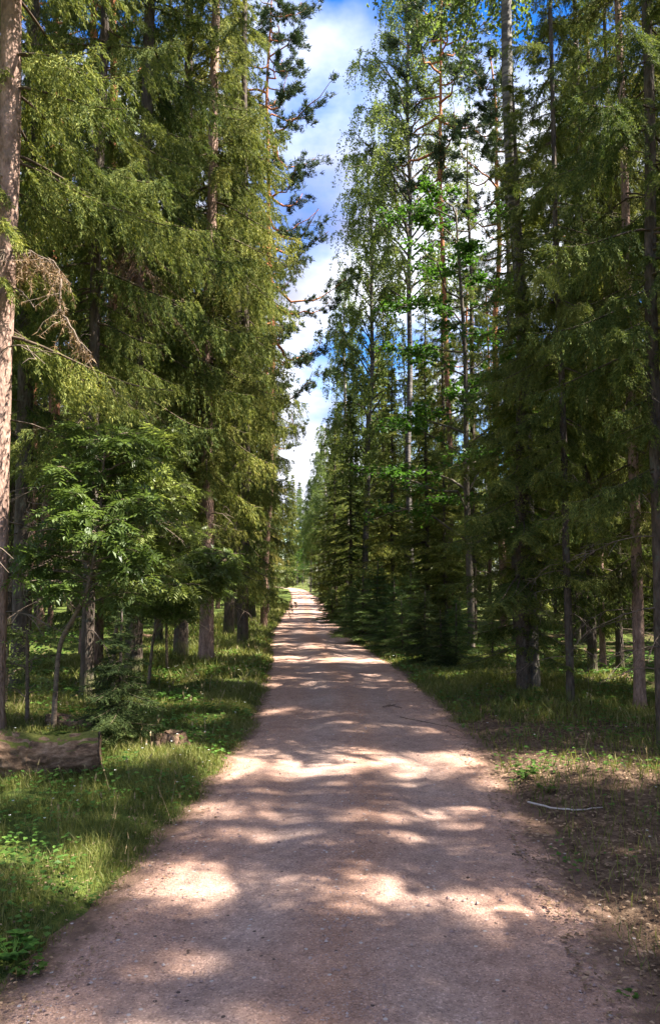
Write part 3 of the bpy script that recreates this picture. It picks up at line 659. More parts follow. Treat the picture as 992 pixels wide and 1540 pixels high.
# ---- right side
hero('birchB', 799, 1040, label='thick birch with dark cracked foot and white patches higher up on the right verge', H=25, tk=.85, rot=2.0, tilt=(0, rad(-.6)), bark='birchdark')
hero('spruceA', 783, Y=10.75, label='dark trunked drooping spruce touching the left side of the thick birch', H=9.0, tk=1.3, rot=1.3, xy=1.9)
hero('spruceA', 885, Y=12.8, label='dark spruce with hanging twig curtains right of the thin pole', H=16, tk=.6, rot=5.3)
hero('spruceC', 857, 1062, label='thin spruce pole in the shade right of the thick birch', H=14, tk=.55, rot=.2, xy=.9)
hero('spruceC', 906, 1005, label='thin reddish spruce trunk in the dark wood between the pole and the lit trunk', H=16, tk=.5, rot=4.2, bark='bark_sunlit_pink')
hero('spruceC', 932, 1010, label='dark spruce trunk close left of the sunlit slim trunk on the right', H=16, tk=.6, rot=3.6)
hero('spruceB', 962, 1066, label='slim spruce with sunlit pinkish trunk near the right edge', H=17, tk=.58, rot=1.9, bark='bark_sunlit_pink')
hero('spruceC', 1000, 1128, label='big dark spruce with hanging curtains of twigs at the right edge', H=15, tk=.75, rot=2.9, xy=1.2)
hero('pineB', 757, 950, label='pine with orange middle trunk left of the thick birch', H=22, tk=1.0, rot=3)
hero('pineB', 674, Y=29, label='slender red barked pine against the sky right of the tall birches', H=27, tk=.7, rot=1.1)
hero('birchB', 617, 945, label='tall birch with spotted pale trunk behind the young spruces', H=31, tk=.85, xy=.85, rot=.5, bark='birchdark')
hero('birchA', 553, Y=33, label='full crowned birch in the middle of the right row beside the lane', xy=.8, H=21, rot=.0, bark='birchdark')
hero('birchA', 520, Y=46, label='farther birch with lighter crown showing left of the full crowned birch', H=21, rot=2.2, xy=.6)
hero('oakA', 705, Y=17.5, label='young oak with bright green leaves among the dark spruces on the right', H=10.5, rot=.8)
hero('spruceD', 672, 965, label='half grown spruce behind the dark bushes on the right verge', H=6.2, rot=1.8)
hero('spruceD', 590, Y=27, label='dense dark spruce right of the full crowned birch foot', H=9.5, rot=3.8)
hero('spruceD', 527, Y=33, label='dense conical spruce beside the lane left of the full crowned birch', H=10.0, rot=.8)
hero('spruceD', 505, Y=42, label='second conical spruce beside the lane, farther and to the left', H=11.0, rot=2.8)
hero('spruceD', 494, Y=58, label='small far conical spruce at the right rim of the lane', H=11, rot=5)
hero('spruceD', 640, Y=23, label='dark spruce standing between the spotted birch and the half grown spruce', H=8.5, rot=.3)
hero('birchA', 487, Y=85, label='far pale green birch closing the view over the lane', H=19, rot=1)
hero('birchA', 472, Y=150, label='farthest pale birch above the end of the lane', H=21, rot=3)
hero('oakA', 418, Y=86, label='bright green broadleaf tree left of the far lane bend', H=8, rot=3)
hero('oakA', 466, Y=122, label='low broadleaf bush standing in the outer curve of the lane', H=5.5, rot=4)
hero('oakA', 456, Y=137, label='low broadleaf bush closing the view straight over the lane end', H=6.5, rot=0)
hero('spruceD', 473, Y=112, label='low spruce on the outer side of the lane just before the bend', H=5, rot=4)
hero('oakA', 448, Y=142, label='second low broadleaf bush left of the one over the lane end', H=6, rot=3)
hero('oakA', 474, Y=146, label='bright green broadleaf tree at the bend closing the lane', H=10, rot=1)
hero('oakA', 462, Y=158, label='left of the broadleaf trees that close the lane at its bend', H=9, rot=2)
hero('spruceD', 486, Y=138, label='pale small spruce right of the broadleaf trees at the lane bend', H=8, rot=2)
hero('spruceD', 458, Y=182, label='conical spruce far behind the lane bend, left one', H=9, rot=5)
hero('spruceD', 470, Y=172, label='conical spruce far behind the lane bend, right one', H=10, rot=3)
hero('birchA', 467, Y=97, label='slim pale birch at the right rim of the far lane', H=14.5, rot=2, xy=.8)
hero('birchA', 481, Y=92, label='pale birch standing before the far pale green birch', H=17.5, rot=5, xy=.9)
hero('spruceG', 440, Y=152, label='dark tall spruce left above the lane bend', H=22, rot=3)
hero('spruceG', 431, Y=122, label='dark tall spruce left of the lane before the bend', H=19, rot=1)
hero('spruceF', 436, Y=178, label='tall spruce far behind the lane bend on the left', H=24, rot=2)
hero('spruceG', 450, Y=190, label='tallest spruce far behind the lane bend', H=25, rot=2)
hero('birchA', 446, Y=168, label='leftmost birch behind the lane bend', H=21, rot=3)
hero('birchA', 455, Y=160, label='birch straight above the far end of the lane', H=18, rot=0)
hero('birchA', 464, Y=168, label='birch behind the broadleaf trees at the lane bend', H=16, rot=2)
hero('birchA', 478, Y=160, label='right hand birch of the pair behind the lane bend', H=17, rot=4)
hero('spruceD', 450, Y=175, label='dark small spruce behind the left broadleaf tree at the lane bend', H=8, rot=5)

# ---- unseen spruces added just outside the picture on the right to shade the near lane
for i_, (x_, y_, h_, k_) in enumerate(((3.9, -2.6, 13, 'spruceA'), (4.3, .4, 14, 'spruceB'), (5.2, 2.9, 13, 'spruceA'), (6.9, -.9, 15, 'spruceB'), (7.6, 2.2, 15, 'spruceA'), (5.9, 5.3, 14, 'spruceB'), (4.5, 4.3, 11, 'spruceC'), (3.6, 1.2, 11, 'spruceC'), (6.6, 3.9, 14, 'spruceB'), (4.9, -1.0, 13, 'spruceB'), (7.9, 5.2, 16, 'spruceA'),
                          (6.3, 8.2, 13, 'spruceB'), (9.2, .4, 20, 'spruceA'), (10.1, 4.0, 21, 'spruceB'), (9.3, 7.8, 20, 'spruceA'), (11.5, 9.5, 22, 'spruceA'), (12.4, 6.2, 22, 'spruceA'), (12, 2, 22, 'spruceB'), (14.5, 8, 23, 'spruceA'), (8.4, 11.2, 19, 'spruceB'), (10.5, 13, 21, 'spruceA'))):
    heroes.append((x_, y_)); plant(k_, (x_, y_, float(gh(x_, y_))), 'unseen spruce added outside the picture on the right to shade the lane', group='unseen spruces added outside the right edge for shade', H=h_, rot=i_ * 1.7)

# ---- young spruces
for px, py, H_, k_, lab in ((545, 968, 1.9, 'bushspruce', 'sunlit young spruce bush at the right rim of the lane'),
                            (590, 975, 1.7, 'bushspruce', 'second sunlit young spruce right beside the first bush'),
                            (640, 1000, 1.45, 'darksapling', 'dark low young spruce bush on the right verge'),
                            (685, 1003, 1.2, 'sapling', 'dark young spruce bush nearest the grass on the right verge'),
                            (565, 955, 2.3, 'bushspruce', 'taller young spruce behind the sunlit bushes'),
                            (740, 1002, 1.0, 'sapling', 'small spruce sapling left of the thick birch'),
                            (520, 952, 1.3, 'sapling', 'small dark spruce bush leaning to the lane left of the sunlit bushes'),
                            (528, 960, 1.5, 'bushspruce', 'low sunlit young spruce at the very rim of the lane'),
                            (605, 985, 1.2, 'bushspruce', 'young spruce between the sunlit bushes and the dark low bush'),
                            (615, 968, 1.9, 'bushspruce', 'young spruce standing at the foot of the spotted birch'),
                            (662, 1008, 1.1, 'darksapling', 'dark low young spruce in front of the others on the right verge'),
                            (578, 982, 1.0, 'bushspruce', 'little young spruce before the two sunlit bushes'),
                            (690, 985, 1.3, 'bushspruce', 'young spruce right of the dark low bushes'),
                            (500, 938, 1.6, 'bushspruce', 'far young spruce bush at the right rim of the lane'),
                            (182, 1118, 1.3, 'darksapling', 'small dark spruce between the mossy log and the stump')):
    hero(k_, px, py, label=lab, H=H_, rot=px)

# ---- rowans, each with its own bent stem
def rowan(key, foot, pts, seed, r0, spread, base, nlimb, leaf, label, sub=7):
    x, y, z = at(*foot); st = [(0, 0, -.1)]
    for px, py, dy in pts:
        v = ray(px, py); Yy = y + dy; st.append((v[0] * Yy - x, dy, EYE + v[2] * Yy - z))
    K[key] = ('rowan_tree', 1, broad(seed, 4, r0, spread, base, 'rowanbark', 'rowan', nlimb=nlimb, sub=sub, kind='pinnate', leafn=6, leaf=leaf * 1.3, stem=st))
    heroes.append((x, y)); r = plant(key, (x, y, z), label, cat='rowan'); return r
rowan('rowanA', (80, 1096), [(86, 1000, 0), (92, 958, 0), (112, 925, -.1), (135, 880, -.1), (150, 780, .1), (160, 650, .3)], 20, .020, .62, 1.25, 34, .15, 'leaning rowan with bright feathery leaves beside the slim dark spruce')
rowan('rowanC', (170, 1050), [(172, 960, 0), (190, 860, .1), (205, 760, 0), (222, 640, .1)], 24, .022, .75, 1.3, 36, .15, 'upright rowan with feathery leaves in the middle of the left undergrowth')
rowan('rowanB', (222, 1035), [(232, 940, 0), (262, 900, 0), (300, 870, 0), (345, 830, .1)], 21, .016, .62, .95, 26, .14, 'shaded rowan spreading blue green leaves in front of the two big trunks')
rowan('rowanD', (252, 1012), [(250, 940, 0), (255, 880, .1), (262, 800, 0), (268, 720, 0)], 25, .016, .6, 1.0, 24, .14, 'small rowan between the upright rowan and the sunlit trunk')

# ---- the rest of the wood
USED = set()
MARKS = [(0, 'pale edge trunk'), (131, 'leaning rowan'), (205, 'upright rowan'), (272, 'smooth grey trunk'), (310, 'sunlit verge trunk'), (366, 'left verge row'), (402, 'dark end of the left row'),
         (527, 'dense conical spruce'), (553, 'full crowned birch'), (617, 'spotted tall birch'), (674, 'red barked pine'), (757, 'orange stemmed pine'), (799, 'thick birch'), (857, 'thin dark pole'), (906, 'thin reddish trunk'), (962, 'sunlit slim trunk')]
def where_label(kind_, x_, y_, s_):
    px = 496 + x_ / max(y_, .5) * F
    if px < -60 or px > 1050 or not 14 < y_ < 49: return None
    m_ = min(MARKS, key=lambda q: abs(q[0] - px)); far = 'close' if y_ < 21 else 'some way' if y_ < 28 else 'well' if y_ < 34 else 'far' if y_ < 40 else 'very far'
    w_ = {'spruce_tree': 'slender spruce' if s_ > .6 else 'low bushy spruce', 'pine_tree': 'bare stemmed pine', 'birch_tree': 'birch'}[kind_]
    off = px - m_[0]
    return '%s %s behind the %s' % (w_, far, m_[1]) + (', straight in line with it' if abs(off) < 6 else ', a little to its ' + ('right' if off > 0 else 'left') if abs(off) < 22 else ', off to its ' + ('right' if off > 0 else 'left'))
def fill(n, xr, yr, kinds, label, group, seed, mind=1.9, road=1.3, inframe=None, Hs=(19, 24)):
    g = rng(seed); c = 0; tries = 0
    while c < n and tries < 20000:
        tries += 1
        x_, y_ = g.uniform(*xr), g.uniform(*yr)
        d, s = beyond(np.array([x_]), np.array([y_]))
        if d[0] < road: continue
        inside = abs(x_) < .46 * y_ + .9
        if inframe is not None and inside and y_ < inframe: continue
        if any((x_ - a_) ** 2 + (y_ - b_) ** 2 < mind ** 2 for a_, b_ in heroes): continue
        heroes.append((x_, y_)); k_ = kinds[int(g.integers(len(kinds)))]; px_ = 496 + x_ / y_ * F if y_ > 40 else 0
        if y_ > 40 and 425 < px_ < 508: k_ = 'birchA'
        if 38 < y_ < 80 and 428 < px_ < 515: heroes.pop(); continue
        px_ = 496 + x_ / max(y_, 1) * F
        if 14 < y_ < 31 and (655 < px_ < 692 or 735 < px_ < 768): heroes.pop(); continue
        wl = where_label(K[k_][0], x_, y_, .3 if Hs[1] < 10 else 1)
        if wl in USED: wl = None
        USED.add(wl)
        plant(k_, (x_, y_, float(gh(x_, y_))), wl or label[K[k_][0]], group=group, H=g.uniform(*Hs) + (5 if x_ > 8 and y_ < 38 and Hs[0] in (14, 11) else 0), rot=g.uniform(0, 6.3), tk=g.uniform(.7, 1.1))
        c += 1
LB = {'spruce_tree': 'slender spruce standing deep in the shaded wood %s', 'pine_tree': 'bare stemmed pine among the spruces %s', 'birch_tree': 'background birch among the spruces %s'}
def lb(s_): return {k_: v_ % s_ for k_, v_ in LB.items()}
R_ = 'trees of the wood right of the lane'; L_g = 'trees of the wood left of the lane'
fill(36, (2.5, 19), (15, 40), ['spruceC', 'spruceC', 'spruceB', 'pineB', 'spruceC'], lb('right of the lane'), R_, 31, inframe=15, Hs=(14, 19))
fill(36, (-19, -2.5), (15, 40), ['spruceC', 'spruceB', 'spruceA', 'pineB', 'spruceB'], lb('left of the lane'), L_g, 32, inframe=15)
LB['spruce_tree'] = 'low dark understory spruce growing between the trunks %s'
fill(26, (3, 26), (19, 48), ['spruceD'], lb('right of the lane'), 'understory spruces right of the lane', 41, mind=1.3, road=1.6, Hs=(4, 9))
fill(20, (-26, -3), (22, 48), ['spruceD'], lb('left of the lane'), 'understory spruces left of the lane', 42, mind=1.3, road=1.8, Hs=(4, 8))
LB['spruce_tree'] = 'slender spruce standing deep in the shaded wood %s'
fill(75, (0, 42), (38, 100), ['spruceF', 'spruceG', 'spruceG', 'birchA', 'spruceF'], lb('far down on the right'), 'far trees right of the lane', 33, mind=2.2, road=2.0, Hs=(14, 21))
fill(75, (-48, 0), (38, 100), ['spruceF', 'spruceG', 'spruceF', 'spruceG', 'pineA'], lb('far down on the left'), 'far trees left of the lane', 34, mind=2.2, road=2.2)
fill(110, (-85, 75), (100, 190), ['spruceF', 'spruceG', 'birchA', 'spruceG'], lb('beyond the bend of the lane'), 'trees beyond the bend', 35, mind=3, road=2.4)
fill(22, (9, 34), (15, 42), ['spruceF', 'spruceB', 'spruceD'], {'spruce_tree': 'spruce closing the dark background of the wood on the right'}, 'background spruces of the wood on the right', 45, mind=1.6, road=2, Hs=(13, 21))
# the wood beside and behind the viewpoint
LB = {'spruce_tree': 'spruce beside the viewpoint %s', 'pine_tree': 'pine beside the viewpoint %s', 'birch_tree': 'birch beside the viewpoint %s'}
fill(10, (5, 24), (-3, 14), ['spruceA', 'spruceB', 'birchB', 'pineA', 'spruceB'], lb('on the right, outside the picture'), 'trees beside the viewpoint on the right', 36, mind=2.2, road=1.4, inframe=15, Hs=(11, 16))
fill(7, (-18, -5), (0, 13), ['spruceC', 'pineB', 'spruceB'], lb('on the left, outside the picture'), 'trees beside the viewpoint on the left', 37, mind=2.8, road=2.0, inframe=15)

# ------------------------------------------------------------------ ground cover
def build_grass():
    g = rng(50); mb = MB()
    def strip(n, side, y0, y1, d0, d1, h, wd, wfun=None, pw=1.0):
        Y = y0 * (y1 / y0) ** (g.random(n) ** pw); l, r = edges(Y); d = d0 + (d1 - d0) * g.random(n) ** 1.2
        X = np.where(side < 0, l - d, r + d)
        clump = fbm(X * 2.2, Y * 2.2, 61, 3); dd, s = beyond(X, Y)
        keep = (dd > .03) & (clump > .40 - .12 * g.random(n))
        if wfun is not None: keep &= g.random(n) < wfun(X, Y, dd)
        X, Y, dd, clump = X[keep], Y[keep], dd[keep], clump[keep]; n = len(X)
        Z = gh(X, Y) - .01
        hh = h * (.55 + .8 * clump) * g.uniform(.5, 1.35, n) * np.clip(.4 + dd * 1.8, 0, 1)
        ww = wd * np.clip(Y / 5, .8, 3.5) * g.uniform(.7, 1.3, n)
        a1 = g.uniform(0, 6.28, n); lean = g.uniform(.1, .8, n) * hh
        S = np.stack([np.cos(a1), np.sin(a1), 0 * a1], 1) * ww[:, None] * .5
        a2 = g.uniform(0, 6.28, n); Ln = np.stack([np.cos(a2), np.sin(a2), 0 * a2], 1) * lean[:, None]
        B = np.stack([X, Y, Z], 1); up = np.array([0, 0, 1.0]) * hh[:, None]
        m1 = B + up * .55 + Ln * .3; tp = B + up + Ln
        V = np.stack([B - S, B + S, m1 + S * .75, m1 - S * .75, tp], 1); k = len(V)
        i = np.arange(k)[:, None] * 5
        mb.add(V.reshape(-1, 3), f4=i + np.array([[0, 1, 2, 3]]), f3=i + np.array([[3, 2, 4]]))
    strip(135000, -1, 2.3, 18, .02, 4.0, .08, .0055, pw=.8)
    strip(26000, -1, 12, 60, .02, 3.5, .17, .007)
    rw = lambda X, Y, d: np.clip(.25 + np.clip((Y - 9) / 3, 0, 1) * .75 + np.clip((d - 1.1) / .8, 0, 1) * .4, 0, 1)
    strip(42000, 1, 2.6, 18, .05, 3.6, .11, .006, wfun=rw, pw=.7)
    strip(26000, 1, 9, 50, .02, 2.6, .13, .007)
    tag(ob('grass', mb.mesh('grass', M['grass'], smooth=False)), 'green grass growing on both verges of the lane', 'grass', kind='stuff')
    mb = MB(); n = 1300; Y = 2.6 * (22 / 2.6) ** g.random(n); sd = np.where(g.random(n) < .62, -1, 1); l, r = edges(Y); d = .12 + 3.2 * g.random(n) ** 1.3
    X = np.where(sd < 0, l - d, r + d); kp = fbm(X * 1.3, Y * 1.3, 131, 3) > .5; X, Y = X[kp], Y[kp]; n = len(X); B = np.stack([X, Y, gh(X, Y)], 1)
    D = unit(np.stack([g.normal(0, .22, n), g.normal(0, .22, n), np.ones(n)], 1)); hh = g.uniform(.10, .24, n)
    needles(mb, B, D, hh, .0045 * np.clip(Y / 4, .8, 3), g)
    tip = B + D * (hh * .8)[:, None]; 
    for q in range(4): needles(mb, tip + D * (hh * .05 * q)[:, None], D + g.normal(0, .35, D.shape), .03, .006 * np.clip(Y / 4, .8, 3), g)
    tag(ob('seed_stalks', mb.mesh('seed_stalks', M['straw'], smooth=False)), 'dry straw coloured seed stalks standing over the verge grass', 'grass stalks', kind='stuff')
    mb = MB(); n = 110; Y = 4.5 * (22 / 4.5) ** g.random(n); l, r = edges(Y); d = .2 + 2.2 * g.random(n); X = np.where(g.random(n) < .8, l - d, r + d); C0 = np.stack([X, Y, gh(X, Y) + g.uniform(.10, .17, n)], 1)
    for q in range(5):
        a_ = q * 1.257; leaves(mb, C0, np.tile([math.cos(a_), math.sin(a_), .3], (n, 1)), .011 * np.clip(Y / 7, .9, 1.8), .010 * np.clip(Y / 7, .9, 1.8), g, flat=.9)
    tag(ob('wild_flowers', mb.mesh('wild_flowers', M['petal'], smooth=False)), 'tiny white wild flowers scattered in the verge grass', 'flowers', kind='stuff')
    # low herbs
    mb = MB()
    for n, side, y0, y1, d1 in ((15000, -1, 2.3, 14, 4.5), (9000, 1, 4.5, 18, 5.5), (9000, -1, 10, 30, 7), (7000, 1, 12, 30, 8)):
        Y = y0 * (y1 / y0) ** g.random(n); l, r = edges(Y); d = .1 + (d1 - .1) * g.random(n); X = np.where(side < 0, l - d, r + d)
        cl = fbm(X * 1.5, Y * 1.5, 91, 3); dd, s = beyond(X, Y); kp = (cl > .52) & (dd > .12); X, Y, d = X[kp], Y[kp], d[kp]; n = len(X)
        P = np.stack([X, Y, gh(X, Y) + g.uniform(.01, .11, n)], 1); a1 = g.uniform(0, 6.28, n)
        leaves(mb, P, np.stack([np.cos(a1), np.sin(a1), g.uniform(-.2, .4, n)], 1), .042 * np.clip(Y / 6, .9, 2.2), .034 * np.clip(Y / 6, .9, 2.2), g, flat=.85)
    tag(ob('ground_herbs', mb.mesh('ground_herbs', M['herb'], smooth=False)), 'low leafy herbs spreading between the grass and trees', 'herbs', kind='stuff')
    # fallen leaves, needles and twigs
    mb = MB()
    for n, side, y0, y1, d0, d1, sz in ((9000, 1, 2.6, 14, -.1, 3.2, .030), (2500, -1, 2.4, 14, -.12, .6, .022), (5000, 1, 8, 30, 1, 8, .05), (5000, -1, 8, 30, 2, 8, .05)):
        Y = y0 * (y1 / y0) ** g.random(n); l, r = edges(Y); d = d0 + (d1 - d0) * g.random(n) ** 1.3; X = np.where(side < 0, l - d, r + d)
        Z = np.maximum(gh(X, Y), np.where(d < .15, zp(Y) + .008, -9)) + g.uniform(.006, .03, n)
        a1 = g.uniform(0, 6.28, n); leaves(mb, np.stack([X, Y, Z], 1), np.stack([np.cos(a1), np.sin(a1), g.uniform(-.2, .35, n)], 1), sz, sz * .6, g, flat=.8)
    tag(ob('leaf_litter', mb.mesh('leaf_litter', M['litter'], smooth=False)), 'brown fallen leaves and needles along the lane edges', 'leaf litter', kind='stuff')
    # loose grit on the lane
    mb = MB(); n = 26000
    Y = 2.2 * (12 / 2.2) ** g.random(n); l, r = edges(Y); U = g.random(n)
    U = np.where(g.random(n) < .6, np.where(g.random(n) < .45, np.where(g.random(n) < .5, g.beta(1.2, 9, n), 1 - g.beta(1.2, 9, n)), np.clip(.50 + g.normal(0, .07, n) + .06 * np.sin(Y * .8), 0, 1)), U)
    X = l + (r - l) * U
    Ug = (X - (l - .07)) / (r - l + .14)
    Z = zp(Y) + .004 + .035 * (1 - (2 * Ug - 1) ** 2) - .022 * (np.exp(-((Ug - .27) / .075) ** 2) + np.exp(-((Ug - .74) / .075) ** 2)) + (fbm(X * 1.6, Y * 1.2, 3, 3) - .5) * .03
    s_ = g.uniform(.0016, .0042, n) * (1 + (g.random(n) < .06) * g.uniform(.6, 2.4, n))
    oc = np.array([[1, 0, 0], [0, 1, 0], [-1, 0, 0], [0, -1, 0], [0, 0, .8], [0, 0, -.8]], float)
    V = np.stack([X, Y, Z + s_ * .3], 1)[:, None] + oc[None] * s_[:, None, None] * g.uniform(.6, 1.4, (n, 6, 1))
    i = np.arange(n)[:, None, None] * 6; ft = np.array([[0, 1, 4], [1, 2, 4], [2, 3, 4], [3, 0, 4]])
    mb.add(V.reshape(-1, 3), f3=(i + ft[None]).reshape(-1, 3))
    tag(ob('loose_grit', mb.mesh('loose_grit', M['grit'], smooth=False)), 'loose pink and grey grit lying on the lane', 'grit', kind='stuff')
M['grit'] = leaf_mat('grit stones', [(.14, .095, .08), (.30, .21, .18), (.36, .27, .23), (.62, .56, .52)], 0, objvar=.01, rough=.8)
build_grass()

def dead_bough(root_pt, pts, seed, hang, label, n=70, fine=True):
    '''one dead bough: an axis through pts with dry twigs hanging from it'''
    g = rng(seed); P = np.array(pts, float); s0 = np.linspace(0, 1, len(P)); s1 = np.linspace(0, 1, 16); P = np.stack([np.interp(s1, s0, P[:, c]) for c in range(3)], 1)
    mb = MB(); P[2:] += np.cumsum(g.normal(0, .010, (14, 3)), 0); mb.tube(P, np.linspace(.014, .004, 16), 5)
    for q in range(n):
        u = g.uniform(.15, 1); p0 = np.array([np.interp(u, s1, P[:, c]) for c in range(3)]); l_ = hang * g.uniform(.12, 1.05) ** 1.3; t = np.linspace(0, 1, 5)
        dx_, dy_ = g.normal(0, .55, 2)
        T_ = p0 + np.stack([dx_ * l_ * t, dy_ * l_ * t, l_ * (-.85 * t - .15 * t * t)], 1) + g.normal(0, .035, (5, 3)) * t[:, None]
        mb.tube(T_, np.linspace(.004, .0018, 5), 3, cap=False)
        k = int(l_ / .009); uu = g.uniform(.1, 1, k); q0 = np.stack([np.interp(uu, t, T_[:, c]) for c in range(3)], 1)
        needles(mb, q0, g.normal(0, .6, (k, 3)) + np.array([0, 0, -.7]), .06, .008, g, mi=1)
    return mb.mesh('dead_bough', [M['twig'], M['dead']])
def P_(px, py, Y): v = ray(px, py); return np.array([v[0] * Y, Y, EYE + v[2] * Y])
def add_bough(tree, Y, pix, seed, hang, n):
    pts = np.array([P_(a_, b_, Y + c_) for a_, b_, c_ in pix]); me = dead_bough(None, pts, seed, hang, None, n)
    o = ob('dead_bough', me); o.parent = tree; bpy.context.view_layer.update(); o.matrix_parent_inverse = tree.matrix_world.inverted()
    tag(o, 'brown dead bough with dry hanging twigs')
add_bough(T_edge, 7.9, [(12, 380, 0), (45, 378, -.1), (75, 392, -.2), (92, 420, -.3)], 3, .42, 60)
add_bough(T_edge, 7.9, [(92, 420, -.3), (92, 470, -.3), (110, 500, -.4), (135, 530, -.5)], 4, .28, 34)
add_bough(T_edge, 7.9, [(12, 432, 0), (40, 440, -.2), (62, 458, -.3)], 5, .05, 4)
add_bough(T_big, 12.6, [(205, 330, 0), (182, 350, -.5), (165, 380, -.9)], 6, 1.3, 60)
add_bough(T_big, 12.6, [(205, 360, 0), (212, 380, -.8), (216, 430, -1.2)], 7, 1.5, 60)
add_bough(T_big, 12.6, [(205, 570, 0), (170, 590, -.5), (200, 600, -1.0), (225, 640, -1.2)], 8, .7, 50)
add_bough(T_big, 12.6, [(205, 300, 0), (160, 290, -.6), (140, 310, -.9)], 9, .9, 50)

# ------------------------------------------------------------------ log, stump, sticks, stones, weeds
def log_mat():
    m, N_, L_ = mat('rotting log bark')
    tcx = N_.new('ShaderNodeTexCoord'); V = tcx.outputs['Object']; mp = N_.new('ShaderNodeMapping'); mp.inputs['Scale'].default_value = (.55, 1, 1); L_.new(V, mp.inputs[0])
    n1 = noise(N_, L_, mp.outputs[0], 17, 7, .75); r = ramp(N_, [(.3, (.035, .022, .014)), (.5, (.17, .105, .066)), (.72, (.38, .26, .175))]); L_.new(n1.outputs['Fac'], r.inputs[0])
    g_ = N_.new('ShaderNodeNewGeometry'); sp = N_.new('ShaderNodeSeparateXYZ'); L_.new(g_.outputs['Normal'], sp.inputs[0])
    n2 = noise(N_, L_, V, 3.0, 5, .6); ma = node(N_, 'ShaderNodeMath', operation='MULTIPLY_ADD'); ma.inputs[1].default_value = .55; L_.new(sp.outputs[2], ma.inputs[0]); L_.new(n2.outputs['Fac'], ma.inputs[2])
    rm = ramp(N_, [(.98, (0, 0, 0)), (1.14, (1, 1, 1))]); L_.new(ma.outputs[0], rm.inputs[0])
    n3 = noise(N_, L_, V, 40, 3); ms = mixc(N_, L_, n3.outputs['Fac'], (.045, .06, .012), (.17, .17, .04))
    c = mixc(N_, L_, rm.outputs[0], r.outputs[0], ms)
    p = node(N_, 'ShaderNodeBsdfPrincipled', Roughness=.92); p.inputs['Specular IOR Level'].default_value = .2; L_.new(c, p.inputs['Base Color'])
    b = N_.new('ShaderNodeBump'); b.inputs['Strength'].default_value = .8; b.inputs['Distance'].default_value = .03; L_.new(n1.outputs['Fac'], b.inputs['Height']); L_.new(b.outputs[0], p.inputs['Normal'])
    o = N_.new('ShaderNodeOutputMaterial'); L_.new(p.outputs[0], o.inputs[0]); return m
M['log'] = log_mat(); M['wood'] = simple('rotten end wood', [(.03, .02, .014), (.12, .08, .05)], 20)
M['stick'] = simple('pale stick', [(.36, .30, .25), (.55, .48, .42)], 30)

def make_log(name, a_, b_, ra, rb, label, seed, mats=None):
    a_ = np.array(a_, float); b_ = np.array(b_, float); Ln = np.linalg.norm(b_ - a_); g = rng(seed)
    n, k = 260, 72; t = np.linspace(0, 1, n); R = ra + (rb - ra) * t
    P = np.stack([t * Ln, .03 * np.sin(t * 5), .035 * np.sin(t * 6 + 1)], 1)
    an = np.arange(k) / k * 2 * math.pi; A, T_ = np.meshgrid(an, t * Ln)
    wob = 1 + (fbm(T_ * 2.2, np.cos(A) * 3 + 5, seed, 3) - .5) * .28 + (fbm(T_ * 5, np.sin(A) * 4 + 9, seed + 3, 3) - .5) * .16 + (fbm(T_ * 9, np.sin(A + .7) * 14 + 40, seed + 5, 3) - .5) * .16
    rd = 1 - np.abs(fbm(T_ * 6, np.sin(A) * 6 + 60, seed + 9, 3) * 2 - 1); wob += (rd - .8) * .13 + np.where(fbm(T_ * 3.1, np.sin(A + 2) * 2.2 + 80, seed + 11, 2) > .60, -.05, 0)
    wob *= (1 - .10 * np.clip((T_ - Ln + .06) / .06, 0, 1))
    wob[:, 0] = wob[:, -1] * .5 + wob[:, 0] * .5
    r = empty(name, tuple(a_), math.atan2(b_[1] - a_[1], b_[0] - a_[0])); tag(r, label, 'log'); r.rotation_euler[1] = -math.asin((b_[2] - a_[2]) / Ln)
    mb = MB(); mb.tube(P, R, k, cap=False, wob=wob); ob('bark', mb.mesh('bark', M['log']), r)
    for e_, xx, sg in ((0, 0, 1), (n - 1, Ln, -1)):
        mb = MB(); an2 = an; c0 = P[e_] + np.array([sg * .05, 0, 0])
        rings = []
        for q, fr in enumerate((1.0, .9, .55, .2)):
            rr = R[e_] * fr * wob[e_] * (1 if q else .985); dpt = sg * (0.0 if q == 0 else .015 + .05 * (1 - fr)) + (g.normal(0, .011, k) if q else 0)
            rings.append(np.stack([P[e_][0] + np.zeros(k) + dpt, P[e_][1] + rr * np.cos(an2), P[e_][2] + rr * np.sin(an2)], 1))
        V = np.vstack(rings + [c0[None]]); f4 = []; 
        for q in range(3):
            j = np.arange(k); j2 = (j + 1) % k; f4.append(np.stack([q * k + j, q * k + j2, (q + 1) * k + j2, (q + 1) * k + j], 1))
        j = np.arange(k); j2 = (j + 1) % k; f3 = np.stack([3 * k + j, 3 * k + j2, np.full(k, 4 * k)], 1)
        mb.add(V, f3=f3, f4=np.vstack(f4)); ob('cut_end', mb.mesh('cut_end', M['wood']), r)
    return r
p1 = at(144, 1164); p0 = at(-60, 1172)
make_log('fallen_log', (p0[0], p0[1], p0[2] + .17), (p1[0], p1[1] + .12, p1[2] + .155), .20, .175, 'thick mossy fallen log lying in the grass at the left edge', 5)
q0 = at(60, 1100); q1 = at(152, 1096)
make_log('fallen_log', (q0[0], q0[1] + .2, q0[2] + .04), (q1[0], q1[1], q1[2] + .07), .07, .085, 'smaller dark rotten log behind the right end of the mossy log', 8)
q0 = at(650, 985); 
